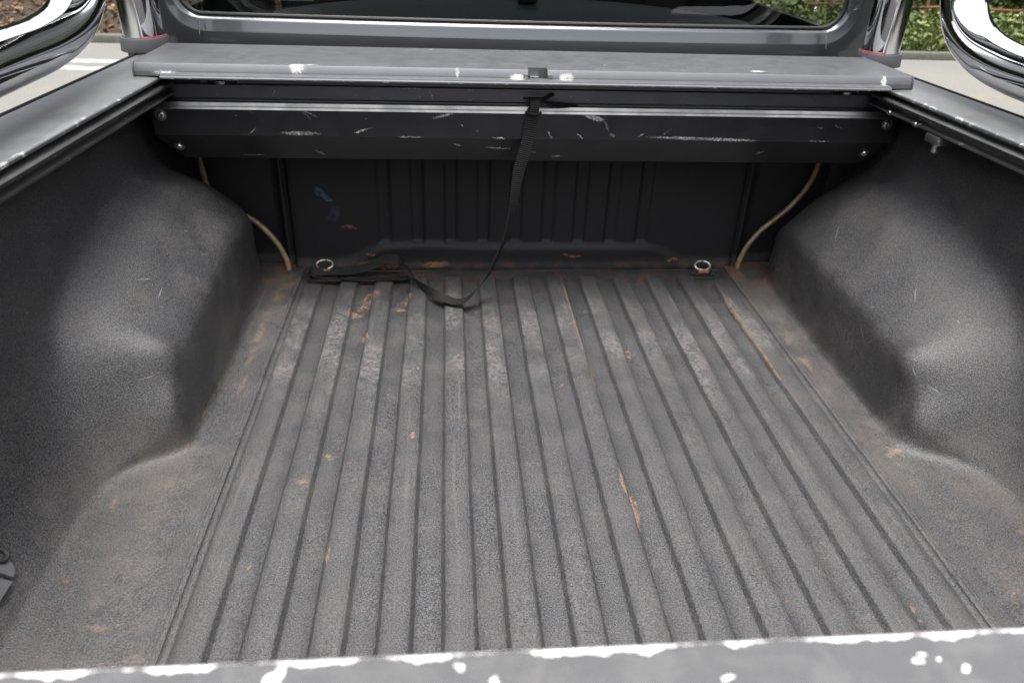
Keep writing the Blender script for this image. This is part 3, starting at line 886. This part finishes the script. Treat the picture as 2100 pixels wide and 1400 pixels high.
# ---- headboard
hx = sorted(set([round(v, 4) for v in list(np.arange(-0.792, 0.7921, 0.012))] +
    [round(c + d, 4) for c in [-0.318 + 0.0768 * i for i in range(9)] for d in (-0.021, -0.018, -0.013, -0.010, 0.010, 0.013, 0.018, 0.021)] +
    [s * v for s in (-1, 1) for v in (0.528, 0.531, 0.534, 0.538, 0.541, 0.544, 0.552, 0.555)]))
hz_ = [-0.008, -0.004, 0.002, 0.008, 0.016, 0.024, 0.032, 0.037, 0.041, 0.046, 0.052, 0.056, 0.060, 0.064, 0.068, 0.074, 0.09, 0.12, 0.16, 0.2, 0.25, 0.3, 0.36, 0.42, 0.46]
def sm01(t):
    t = min(1, max(0, t)); return t * t * (3 - 2 * t)
def head_y(x, z):
    y = 1.252
    if abs(x) > 0.53:
        y += 0.018 * sm01((abs(x) - 0.53) / 0.006) - 0.010 * sm01((abs(x) - 0.541) / 0.004) + 0.022 * sm01((abs(x) - 0.552) / 0.006)
    d = min(abs(x - (-0.318 + 0.0768 * i)) for i in range(9))
    y += 0.006 * (1 - sm01((d - 0.0105) / 0.007)) * sm01((z - 0.054) / 0.012)
    led = 0.040 * (1 - sm01((abs(x + 0.0) - 0.31) / 0.12)) + 0.006
    if x < 0:
        led += 0.006 * math.exp(-((x + 0.22) / 0.07) ** 2)
    y -= 0.008 * (1 - sm01((z - led + 0.004) / 0.020))
    y -= 0.004 * (1 - sm01(z / 0.012))
    y += 0.0018 * mnoise.noise(Vector((x * 6, z * 6, 0)))
    return y
V = [(x, head_y(x, z), z) for z in hz_ for x in hx]
n = len(hx)
F = [(j * n + i, j * n + i + 1, (j + 1) * n + i + 1, (j + 1) * n + i) for j in range(len(hz_) - 1) for i in range(n - 1)]
obj('headboard', V, F, M['head'], truck, angle=0)

# ---- side rails with cover tracks
def rail(s):
    def fx(u, z, y):
        return (s * (0.725 - 0.047 * y + u), y, z)
    def ext(prof, ys, name, mat, parent, bev=0.0):
        V = [fx(u, z, y) for y in ys for (u, z) in prof]
        n = len(prof)
        F = [(i * n + k, i * n + (k + 1) % n, (i + 1) * n + (k + 1) % n, (i + 1) * n + k) for i in range(len(ys) - 1) for k in range(n)]
        F += [tuple(range(n)), tuple((len(ys) - 1) * n + k for k in range(n - 1, -1, -1))]
        return obj(name, V, F, mat, parent, angle=35, bevel=bev)
    ys = np.linspace(-0.188, 1.30, 40)
    r = ext([(0.0, 0.4780), (0.0012, 0.4795), (0.004, 0.4802), (0.02, 0.4812), (0.06, 0.4818), (0.10, 0.4806), (0.1175, 0.4795), (0.1195, 0.478), (0.1195, 0.455), (0.028, 0.455), (0.028, 0.4745), (0.0, 0.4745)], ys, 'side_rail', M['rail'], truck)
    ys2 = np.linspace(-0.188, 1.06, 34)
    ext([(0.018, 0.4740), (0.016, 0.4735), (0.016, 0.4660), (0.004, 0.4655), (-0.002, 0.4640), (-0.004, 0.4615), (-0.003, 0.4585), (0.001, 0.4570), (0.014, 0.4565), (0.014, 0.4465), (0.003, 0.4455), (-0.001, 0.4440), (-0.001, 0.4405), (0.002, 0.4395), (0.0275, 0.4395), (0.0275, 0.474)], ys2, 'cover_track', M['track'], r)
    ext([(0.1205, 0.4805), (0.1215, 0.482), (0.1235, 0.482), (0.1245, 0.4805), (0.1245, 0.4745), (0.1205, 0.4745)], ys, 'outer_seal', M['rubber'], r)
    ext([(0.0285, 0.4395), (0.0285, 0.4535), (0.1190, 0.4535), (0.1190, 0.4395)], ys, 'rail_underside', M['rubber'], r)
    ext([(0.1198, 0.474), (0.126, 0.474), (0.135, 0.44), (0.145, 0.2), (0.14, -0.25), (0.128, -0.25), (0.133, 0.2), (0.1198, 0.43)], ys, 'outer_panel', M['cab'], r)
    # screws along the track and the clamp under it
    for yy in ((0.30,) if s < 0 else (0.56, 0.90, 0.985)):
        x = 0.725 - 0.047 * yy - 0.001
        mb = MB().sweep([(s * (x + 0.006), yy, 0.4425), (s * (x - 0.001), yy, 0.4425), (s * (x - 0.0035), yy, 0.4425), (s * (x - 0.005), yy, 0.4425)], [0.0052, 0.0052, 0.0044, 0.002], 14)
        mb.obj('screw', M['steel'], r)
    yy = 0.845 if s > 0 else 0.30
    x = 0.725 - 0.047 * yy
    cl = MB().box(s * (x - 0.004), s * (x + 0.02), yy - 0.022, yy + 0.018, 0.424, 0.4385).obj('rail_clamp', M['track'], r, bevel=0.002)
    MB().sweep([(s * (x - 0.002), yy - 0.018, 0.425), (s * (x - 0.002), yy - 0.018, 0.414), (s * (x - 0.002), yy - 0.018, 0.411)], [0.006, 0.006, 0.003], 10).obj('clamp_bolt', M['steel'], r)
rail(-1)
rail(1)

# ---- tailgate
prof = [(-0.192, -0.02), (-0.192, 0.468), (-0.1905, 0.4735), (-0.1935, 0.4765), (-0.200, 0.4772), (-0.235, 0.4778), (-0.262, 0.476), (-0.268, 0.470), (-0.272, 0.44), (-0.276, 0.2), (-0.27, -0.3), (-0.255, -0.3), (-0.255, -0.02)]
MB().extrude_x(prof, list(np.linspace(-0.742, 0.742, 60))).obj('tailgate', M['gate'], truck, angle=30)

# ---- roller cover: lid, curtain bar, canister box
rc = bpy.data.objects.new('roller_cover', None); col.objects.link(rc); rc.parent = truck
LZ = 0.505
def lid_fx(x, y, z):
    return (x, y, z)
lidp = [(1.0035, 0.4835), (1.0035, 0.4905), (1.0038, 0.4920), (1.0078, 0.5030), (1.0086, 0.5044), (1.0105, LZ), (1.10, LZ + 0.0012), (1.205, LZ), (1.213, 0.503), (1.215, 0.4835)]
# lid is built round the lock opening in its front edge
OX0, OX1, OY = -0.021, 0.015, 1.026
mb = MB()
mb.extrude_x(lidp, [-0.716, -0.70, -0.60, -0.4, -0.2, -0.08, OX0])
mb.extrude_x(lidp, [OX1, 0.08, 0.2, 0.4, 0.6, 0.70, 0.716])
mb.extrude_x([(OY, 0.4835), (OY, LZ), (1.10, LZ + 0.0012), (1.205, LZ), (1.213, 0.503), (1.215, 0.4835)], [OX0, 0.0, OX1])
lid = mb.obj('lid', M['lid'], rc, angle=30)
mb = MB()
lip = [(1.003, 0.4825), (1.003, 0.4905), (0.990, 0.4895), (0.9865, 0.4885), (0.9862, 0.4872), (0.984, 0.4865), (0.9832, 0.485), (0.9832, 0.4828), (0.985, 0.482)]
mb.extrude_x(lip, list(np.linspace(-0.668, 0.668, 30)))
mb.obj('lid_lip', M['lid'], lid, angle=25)
for s in (-1, 1):
    V = [(s * x, y, z) for x in (0.7165, 0.7195) for (y, z) in ((1.002, 0.4812), (1.002, 0.492), (1.0085, 0.5052), (1.21, 0.5052), (1.2155, 0.50), (1.2155, 0.4812))]
    obj('lid_end_cap', V, [(0, 1, 2, 3, 4, 5), (11, 10, 9, 8, 7, 6)] + [(k, (k + 1) % 6, 6 + (k + 1) % 6, 6 + k) for k in range(6)], M['lid'], lid, angle=30)
MB().box(OX0 + 0.004, OX0 + 0.022, 1.012, 1.0255, 0.4838, 0.4925).obj('lock_tongue', M['steel'], lid, bevel=0.002)
for s, xx in ((-1, OX0 - 0.0045), (1, OX1 + 0.0045)):
    MB().box(xx - 0.004, xx + 0.004, 0.9990, 1.0055, 0.4905, 0.4985).obj('lock_guide', M['rail'], lid, bevel=0.001)

# curtain bar (front slat of the roller curtain) with slots
barp = [(1.070, 0.434), (1.070, 0.4555), (1.073, 0.4600), (1.073, 0.4795), (1.12, 0.4795), (1.12, 0.4290), (1.0705, 0.4290), (1.0685, 0.4315)]
cut = [(-0.615, -0.560, 0.4575, 0.4690), (0.598, 0.650, 0.4575, 0.4690)]
mb = MB()
xsb = [-0.690, -0.615, -0.560, -0.022, 0.026, 0.598, 0.650, 0.690]
low = [(1.072, 0.4290), (1.0700, 0.4315), (1.0700, 0.4555), (1.073, 0.4580), (1.115, 0.4580), (1.115, 0.4290)]
upp = [(1.073, 0.4581), (1.073, 0.4690), (1.115, 0.4690), (1.115, 0.4581)]
cap_ = [(1.073, 0.4691), (1.073, 0.4815), (1.115, 0.4815), (1.115, 0.4691)]
mb.extrude_x(low, [-0.690, -0.022])
mb.extrude_x([(y, z) if z < 0.43 or z > 0.45 else (y, z) for y, z in low], [0.026, 0.690])
mb.extrude_x([(1.072, 0.4290), (1.0700, 0.4315), (1.0700, 0.4375), (1.115, 0.4375), (1.115, 0.4290)], [-0.022, 0.026])
mb.extrude_x([(1.0700, 0.4445), (1.0700, 0.4555), (1.073, 0.4580), (1.115, 0.4580), (1.115, 0.4445)], [-0.022, 0.026])
mb.extrude_x(upp, [-0.690, -0.615]); mb.extrude_x(upp, [-0.560, 0.598]); mb.extrude_x(upp, [0.650, 0.690])
mb.extrude_x(cap_, list(np.linspace(-0.690, 0.690, 10)))
bar = mb.obj('curtain_bar', M['bar'], rc, angle=30)
for s, xc in ((-1, -0.588), (1, 0.624)):
    lt = MB()
    ring = [(xc + 0.011 * math.cos(a), 1.0735 + 0.011 * math.sin(a) - 0.010, 0.4625) for a in np.linspace(0, 2 * math.pi, 15)[:-1]]
    V = [(xx, yy, zz) for zz in (0.4595, 0.4650) for xx, yy, _ in ring]
    k = len(ring)
    lt.add(V, [tuple(range(k))[::-1], tuple(range(k, 2 * k))] + [(q, (q + 1) % k, k + (q + 1) % k, k + q) for q in range(k)])
    lt.obj('latch_knob', M['steel'], bar, bevel=0.0012)
    lb = MB()
    for q in range(9):
        a0 = xc - 0.024 + q * 0.0058
        lb.box(a0, a0 + 0.0042, 1.079, 1.09, 0.4588, 0.4682)
    lb.obj('latch_plate', M['steel'], bar, bevel=0.0006)
    x0, x1 = (s * 0.628, s * 0.682) if s < 0 else (0.655, 0.688)
    MB().sweep([(x, 1.069, 0.4635) for x in np.linspace(min(x0, x1), max(x0, x1), 5)], 0.0055, 12).obj('rubber_stop', M['rubber'], bar)

# canister box
def boxp(c):
    return [(1.0435, 0.368), (1.0450, 0.4150), (1.0505, 0.4152), (1.0520, 0.4262), (1.058, 0.4278), (1.059, 0.4262), (1.072, 0.4262), (1.0725, 0.4285), (1.090, 0.4285), (1.090, 0.43), (1.24, 0.43), (1.24, 0.318), (1.085, 0.313), (1.079, 0.3145), (1.0475, 0.3615)]
mb = MB()
BP = boxp(0)
def bfx(x, y, z):
    cut_ = 0 if z > 0.365 else (0.365 - z) * 0.72
    return (max(-0.718 + cut_, min(0.732 - cut_, x)), y, z)
mb.extrude_x(BP, [-0.718, -0.70, -0.66, -0.5, -0.25, 0, 0.25, 0.5, 0.67, 0.71, 0.732], bfx)
cbx = mb.obj('canister_box', M['box'], rc, angle=25)
trim = [(1.0448, 0.4156), (1.0447, 0.4164), (1.0462, 0.4204), (1.0474, 0.4209), (1.0478, 0.4216), (1.0482, 0.4222), (1.0502, 0.4278), (1.0512, 0.4288), (1.0530, 0.4290), (1.0530, 0.4266), (1.0507, 0.4157)]
m = Mat('worn_aluminium'); m.set(color=m.mix(m.ramp(m.noise(12, 4, 0.6), 0.4, 0.65), (0.24, 0.238, 0.24), (0.36, 0.35, 0.345)), metal=0.95, rough=m.ramp(m.noise(14, 3), 0.3, 0.7, 0.30, 0.42)); M['alu'] = m
MB().extrude_x(trim, list(np.linspace(-0.7175, 0.7315, 24))).obj('box_trim', M['alu'], cbx, angle=25)
def bolt(x, y, z, tilt, r=0.0075):
    rot = Matrix.Rotation(tilt, 3, 'X')
    V, F = [], []
    rings = [(r * 1.35, 0.0), (r * 1.35, 0.0012), (r, 0.0013), (r * 0.97, 0.0025), (r * 0.8, 0.0042), (r * 0.55, 0.005), (r * 0.42, 0.005), (r * 0.36, 0.0028), (0.0001, 0.0026)]
    n = 18
    for rr, hh in rings:
        for k in range(n):
            a = 2 * math.pi * k / n
            p = rot @ Vector((rr * math.cos(a), -hh, rr * math.sin(a)))
            V.append((x + p.x, y + p.y, z + p.z))
    F = [(i * n + k, i * n + (k + 1) % n, (i + 1) * n + (k + 1) % n, (i + 1) * n + k) for i in range(len(rings) - 1) for k in range(n)]
    obj('bolt', V, F, M['steel'], cbx, angle=35)
bolt(-0.701, 1.0446, 0.405, 0.03, 0.008)
bolt(0.714, 1.0446, 0.405, 0.03, 0.008)
bolt(-0.684, 1.0600, 0.3415, 0.59, 0.0072)
bolt(0.692, 1.0600, 0.3415, 0.59, 0.0072)

# ---- chrome sports bar
sb = bpy.data.objects.new('sports_bar', None); sb['label'] = 'chrome sports bar with two legs and two side loops'
col.objects.link(sb); sb.parent = truck
TR = 0.039
for s in (-1, 1):
    X = s * 0.782
    leg = cr([(X, 1.262, 0.50), (X, 1.262, 0.62), (X * 0.998, 1.26, 0.80), (X * 0.985, 1.255, 0.93), (X * 0.94, 1.25, 1.0), (X * 0.85, 1.25, 1.03), (X * 0.4, 1.25, 1.035), (0.0, 1.25, 1.035)], 10)
    MB().sweep(leg, TR, 36).obj('hoop_tube', M['chrome'], sb, angle=60)
    XL = s * (0.777 if s < 0 else 0.785)
    dz = 0.0 if s < 0 else -0.010
    dy = 0.0 if s < 0 else 0.0
    loop = cr([(XL, 0.10, 0.485), (XL, 0.12, 0.525 + dz), (XL, 0.19, 0.555 + dz), (XL, 0.35, 0.558 + dz), (XL, 0.55, 0.558 + dz), (XL, 0.72, 0.559 + dz), (XL, 0.83, 0.561 + dz), (XL, 0.92, 0.573 + dz), (XL, 0.985, 0.600 + dz), (XL, 1.025, 0.640 + dz), (XL, 1.055, 0.70), (XL, 1.09, 0.80), (XL * 0.995, 1.13, 0.90), (XL * 0.99, 1.20, 0.965), (XL * 0.98, 1.25, 0.985)], 10)
    MB().sweep(loop, TR, 40).obj('loop_tube', M['chrome'], sb, angle=60)
    # moulded foot: flared collar, and a red arc imitating a reflection in the chrome
    prof = [(0.0, 0.4822), (0.047, 0.4822), (0.0475, 0.484), (0.0455, 0.506), (0.0445, 0.5085), (0.042, 0.5092), (0.0395, 0.5085)]
    for (yy, nm) in ((1.262, 'foot'), (0.10, 'foot')):
        V, F = [], []
        n = 40
        for rr, zz in prof:
            for k in range(n):
                a = 2 * math.pi * k / n
                V.append((X + rr * math.cos(a), yy + rr * math.sin(a) * 1.05, zz))
        F = [(i * n + k, i * n + (k + 1) % n, (i + 1) * n + (k + 1) % n, (i + 1) * n + k) for i in range(len(prof) - 1) for k in range(n)]
        obj(nm, V, F, M['plastic'], sb, angle=35)
    mb = MB()
    mb.sweep([(X + 0.0402 * math.cos(a), 1.262 + 0.0402 * math.sin(a), 0.5095) for a in (np.linspace(-1.35, 0.3, 17) if s < 0 else np.linspace(-math.pi + 1.35, -math.pi - 0.3, 17))], 0.0019, 8)
    mb.obj('reflection_arc', M['red'], sb)

# ---- cab back panel with window
cabo = bpy.data.objects.new('cab', None); col.objects.link(cabo); cabo.parent = truck
WX, WZ0, WZ1, WR = 0.745, 0.5335, 1.02, 0.052
def rrect(d, n=10):
    x, z0, z1, r = WX + d, WZ0 - d, WZ1 + d, WR + d
    P = []
    for cx, cz, a0 in ((x - r, z0 + r, -90), (x - r, z1 - r, 0), (-x + r, z1 - r, 90), (-x + r, z0 + r, 180)):
        for k in range(n + 1):
            a = math.radians(a0 + 90 * k / n)
            P.append((cx + r * math.cos(a), cz + r * math.sin(a)))
    # extra points along the long bottom/top edges
    out = []
    for i in range(len(P)):
        a, b2 = P[i], P[(i + 1) % len(P)]
        L = math.hypot(b2[0] - a[0], b2[1] - a[1])
        k = 14 if L > 0.3 else 1
        for t in range(k):
            out.append((a[0] + (b2[0] - a[0]) * t / k, a[1] + (b2[1] - a[1]) * t / k))
    return out
def curve_y(x):
    return 0.030 * (x / 0.75) ** 2
lv = [(0.0, 0.014), (0.0006, 0.006), (0.0018, 0.0015), (0.0038, -0.0022), (0.0065, -0.0040), (0.0095, -0.0050), (0.024, -0.0090), (0.027, -0.0104), (0.030, -0.0110), (0.060, -0.0115), (0.11, -0.0115)]
V, F = [], []
for d, dy in lv:
    for (x, z) in rrect(d):
        V.append((x, 1.349 + dy + curve_y(x), z))
n = len(rrect(0))
F = [(i * n + k, i * n + (k + 1) % n, (i + 1) * n + (k + 1) % n, (i + 1) * n + k) for i in range(len(lv) - 1) for k in range(n)]
cw = obj('back_panel', V, F, M['cab'], cabo, angle=50)
# lower skirt of the panel and cab shell
xs_ = np.linspace(-0.855, 0.855, 30)
V = [(x, 1.3375 + curve_y(x), z) for z in (0.4235, 0.2, -0.3) for x in xs_]
n = len(xs_)
obj('lower_panel', V, [(j * n + i, j * n + i + 1, (j + 1) * n + i + 1, (j + 1) * n + i) for j in range(2) for i in range(n - 1)], M['cab'], cabo)
for s in (-1, 1):
    MB().sweep([(s * 0.695, 1.3545, 0.5265), (s * 0.6955, 1.3475, 0.516), (s * 0.696, 1.3415, 0.500)], [0.0012, 0.0012, 0.0012], 6).obj('panel_seam', M['cab'], cw)
    MB().box(s * 0.845, s * 0.865, 1.37, 3.1, -0.35, 0.50).obj('door', M['cab'], cabo, bevel=0.006)
    MB().box(s * 0.79, s * 0.855, 2.25, 2.35, 0.50, 1.12).obj('door_pillar', M['cab'], cabo, bevel=0.006)
MB().box(-0.86, 0.86, 1.355, 3.0, 1.128, 1.18).obj('roof', M['cab'], cabo, bevel=0.015)
MB().box(-0.84, 0.84, 1.40, 3.0, -0.20, -0.15).obj('cab_floor', M['hollow'], cabo)
MB().box(-0.84, 0.84, 2.95, 3.1, -0.20, 0.62).obj('dashboard', M['hollow'], cabo, bevel=0.02)
# glass
gx = np.linspace(-WX, WX, 40); gz = np.linspace(WZ0 - 0.004, WZ1 + 0.004, 14)
V = [(x, 1.3605 + curve_y(x) + 0.06 * (z - WZ0), z) for z in gz for x in gx]
n = len(gx)
obj('rear_window', V, [(j * n + i, j * n + i + 1, (j + 1) * n + i + 1, (j + 1) * n + i) for j in range(len(gz) - 1) for i in range(n - 1)], M['glass'], cabo)
mb = MB()
mb.sweep([(x, 1.3615 + curve_y(x), z) for (x, z) in rrect(-0.0035)], 0.0042, 8, closed=True)
mb.obj('window_seal', M['rubber'], cabo)
# bench seat seen through the glass
V, F = [], []
sx = np.linspace(-0.66, 0.66, 60)
sp = []
for yy, zf in ((1.50, -0.15), (1.50, 0.86), (1.512, 0.97), (1.535, 1.0), (1.60, 0.99), (1.63, 0.93), (1.67, 0.5), (1.72, -0.15)):
    for x in sx:
        topz = 0.5685 - 0.030 * (abs(x) / 0.5) ** 2.4 - 0.25 * max(0, (abs(x) - 0.57) / 0.09) ** 2
        V.append((x, yy, topz * zf if zf > 0 else zf))
n = len(sx)
F = [(j * n + i, j * n + i + 1, (j + 1) * n + i + 1, (j + 1) * n + i) for j in range(7) for i in range(n - 1)]
st = obj('rear_seat', V, F, M['seat'], cabo, angle=50)
MB().box(0.0, 0.045, 1.503, 1.53, 0.562, 0.5695).obj('seat_latch', M['hollow'], st, bevel=0.002)

# ---- drain hoses in the front corners
hz2 = [(0.547, 1.232, -0.004), (0.549, 1.232, 0.02), (0.563, 1.235, 0.058), (0.590, 1.240, 0.095), (0.622, 1.245, 0.122), (0.655, 1.247, 0.155), (0.684, 1.247, 0.20), (0.698, 1.245, 0.25), (0.70, 1.24, 0.33)]
for s in (-1, 1):
    pts = [(s * x * (1.0 if s < 0 else 0.995), y, z) for x, y, z in hz2]
    if s < 0:
        pts[5:] = [(-0.672, 1.250, 0.145), (-0.704, 1.252, 0.185), (-0.712, 1.25, 0.25), (-0.712, 1.245, 0.33)]
    MB().sweep(cr(pts, 8), 0.0062, 14).obj('drain_hose', M['hose'], truck)

# ---- lashing rings at the foot of the headboard
for s, xc, yc in ((-1, -0.461, 1.224), (1, 0.447, 1.214)):
    rg = bpy.data.objects.new('lashing_ring', None); col.objects.link(rg); rg.parent = truck
    R0 = 0.019
    pts = []
    for k in range(28):
        a = 2 * math.pi * k / 28
        x, u = R0 * math.cos(a), R0 * 0.9 * math.sin(a)
        pts.append((xc + x, yc - 0.004 + u * 0.62, 0.009 + (u + R0) * 0.42))
    MB().sweep(pts, 0.0027, 10, closed=True).obj('ring', M['ring'], rg)
    MB().sweep([(xc - 0.012, yc - 0.017, 0.006), (xc, yc - 0.017, 0.0075), (xc + 0.012, yc - 0.017, 0.006)], 0.005, 10).obj('ring_staple', M['rust'], rg)
    MB().box(xc - 0.030, xc + 0.030, yc - 0.024, yc - 0.009, -0.012, -0.0055).obj('ring_plate', M['rubber'], rg, bevel=0.002)
    for q in (-1, 1):
        MB().sweep([(xc + q * 0.026, yc - 0.016, 0.0), (xc + q * 0.026, yc - 0.016, 0.005), (xc + q * 0.026, yc - 0.016, 0.0065)], [0.0055, 0.005, 0.002], 10).obj('rivet', M['rubber'], rg)

# ---- folding tie hook in the rear pocket of the side wall
hk = bpy.data.objects.new('tie_hook', None); col.objects.link(hk); hk.parent = truck
hc = Vector((-0.7225, 0.268, 0.052))
HS = 0.72
V = []
arc = [(-0.006, -0.002)] + [(0.030 * math.cos(a), 0.030 * math.sin(a)) for a in np.linspace(-0.35, 1.15, 9)]
ux, uy = Vector((0.55, 0.30, -0.55)).normalized(), Vector((-0.3, 0.9, 0.2)).normalized()
un = ux.cross(uy).normalized()
if un.x < 0: un = -un
for t in (0.0, 0.004):
    V += [hc + (ux * a + uy * b_) * HS + un * t for a, b_ in arc]
k = len(arc)
obj('hook_plate', V, [tuple(range(k)), tuple(range(2 * k - 1, k - 1, -1))] + [(q, (q + 1) % k, k + (q + 1) % k, k + q) for q in range(k)], M['plastic'], hk, angle=30)
MB().sweep([hc + uy * (0.018 + 0.008 * math.sin(a)) + ux * (0.002 + 0.008 * math.cos(a)) + un * 0.008 for a in np.linspace(-2.2, 2.4, 18)], 0.0028, 8).obj('hook_curl', M['rubber'], hk)
arc2 = [(-0.02, -0.012), (0.028, -0.018), (0.010, -0.062), (-0.03, -0.062)]
V = []
for t in (0.0, 0.003):
    V += [hc + (ux * a + uy * b_) * HS + un * t for a, b_ in arc2]
obj('hook_base', V, [(0, 1, 2, 3), (7, 6, 5, 4)] + [(q, (q + 1) % 4, 4 + (q + 1) % 4, 4 + q) for q in range(4)], M['plastic'], hk, angle=30)

# ------------------------------------------------------------------ pull strap tied to the curtain bar
strap = bpy.data.objects.new('pull_strap', None)
col.objects.link(strap)
strap.location = (0, 0, BASE)
tagp(strap, label='black webbing pull strap knotted to the roller cover and trailing on the ribbed floor', category='strap')
def ribbon(name, pts, wid, width=0.0235, thick=0.0014, n=10, parent=None):
    P = [Vector(p) for p in cr(pts, n)]
    W_ = [Vector(p) for p in cr(wid, n)]
    V, F, UV = [], [], []
    L = 0
    N = len(P)
    for i in range(N):
        t = (P[min(i + 1, N - 1)] - P[max(i - 1, 0)]).normalized()
        ww = W_[i] - t * W_[i].dot(t)
        ln = W_[i].length
        ww = ww.normalized() * width * 0.5 * ln
        nn = t.cross(ww).normalized() * thick * 0.5
        if i:
            L += (P[i] - P[i - 1]).length
        for a, b_ in ((-1, -1), (-0.33, -1), (0.33, -1), (1, -1), (1, 1), (0.33, 1), (-0.33, 1), (-1, 1)):
            V.append(P[i] + ww * a + nn * b_)
            UV.append((a * width * 0.5, L))
    for i in range(N - 1):
        for k in range(8):
            l = (k + 1) % 8
            F.append((i * 8 + k, i * 8 + l, (i + 1) * 8 + l, (i + 1) * 8 + k))
    F += [tuple(range(7, -1, -1)), tuple((N - 1) * 8 + k for k in range(8))]
    o = obj(name, V, F, M['web'], parent, angle=50)
    uvl = o.data.uv_layers.new(name='UVMap')
    for lp in o.data.loops:
        uvl.data[lp.index].uv = UV[lp.vertex_index]
    return o
spts = [((-0.003, 1.040, 0.432), (0.75, 0.1, 0)), ((-0.007, 1.0385, 0.415), (1, 0, 0)), ((-0.014, 1.036, 0.364), (1, -0.1, 0)), ((-0.029, 1.038, 0.300), (0.97, 0.2, -0.1)), ((-0.039, 1.042, 0.215), (0.62, 0.75, -0.3)),
        ((-0.050, 1.046, 0.160), (0.42, 0.85, -0.35)), ((-0.082, 1.047, 0.080), (0.42, 0.85, -0.10)), ((-0.112, 1.042, 0.036), (0.35, 0.9, 0.05)), ((-0.145, 1.036, 0.013), (0.03, 0.97, 0.08)),
        ((-0.180, 1.052, 0.013), (-0.15, 0.90, 0.25)), ((-0.214, 1.086, 0.014), (-0.35, 0.55, 0.62)), ((-0.244, 1.130, 0.016), (-0.5, 0.25, 0.82)), ((-0.262, 1.172, 0.022), (-0.7, 0.25, 0.7)),
        ((-0.283, 1.200, 0.034), (-0.75, 0.6, 0.5)), ((-0.318, 1.212, 0.034), (-0.3, 0.85, 0.6)), ((-0.355, 1.208, 0.018), (-0.1, 0.8, 0.55)), ((-0.40, 1.203, 0.008), (0, 0.85, 0.35)), ((-0.450, 1.203, 0.008), (0.05, 0.8, 0.45)),
        ((-0.488, 1.196, 0.009), (0.4, 0.4, 0.6)), ((-0.495, 1.185, 0.008), (0.6, 0.2, 0.55)), ((-0.480, 1.174, 0.008), (0.1, -0.7, 0.5)), ((-0.43, 1.170, 0.004), (0, -0.9, 0.3)), ((-0.37, 1.170, 0.003), (0, -0.9, 0.15)), ((-0.31, 1.172, 0.003), (0, -1, 0.15)), ((-0.265, 1.180, 0.004), (0, -1, 0.1))]
ribbon('webbing', [p for p, _ in spts], [q for _, q in spts], parent=strap)
# knot: wrapped turns, the short tail, and the loop through the slot
ribbon('knot', [(-0.002, 1.064, 0.441), (-0.002, 1.052, 0.4445), (-0.0025, 1.041, 0.441), (-0.003, 1.0365, 0.430), (-0.0035, 1.0355, 0.420)], [(0.8, 0, 0)] * 5, parent=strap, thick=0.003)
mb = MB()
mb.sweep([(-0.0185, 1.040, 0.4195), (-0.0085, 1.032, 0.4185), (0.0015, 1.032, 0.4185), (0.0105, 1.040, 0.4195)], 0.0028, 8)
mb.obj('knot_wrap', M['web'], strap)
ribbon('loop_tail', [(0.002, 1.048, 0.4385), (0.012, 1.050, 0.4415), (0.026, 1.058, 0.4465), (0.036, 1.064, 0.4500)], [(0.1, 0.5, 0.3)] * 4, width=0.012, parent=strap, thick=0.003)
ribbon('loose_tail', [(0.004, 1.044, 0.437), (0.020, 1.047, 0.4345), (0.045, 1.052, 0.4320), (0.070, 1.056, 0.4300), (0.085, 1.058, 0.4295)], [(0.0, 0.7, 0.5), (0, 0.6, 0.5), (0, 0.7, 0.4), (0, 0.6, 0.2), (0, 0.6, 0.1)], width=0.018, parent=strap)
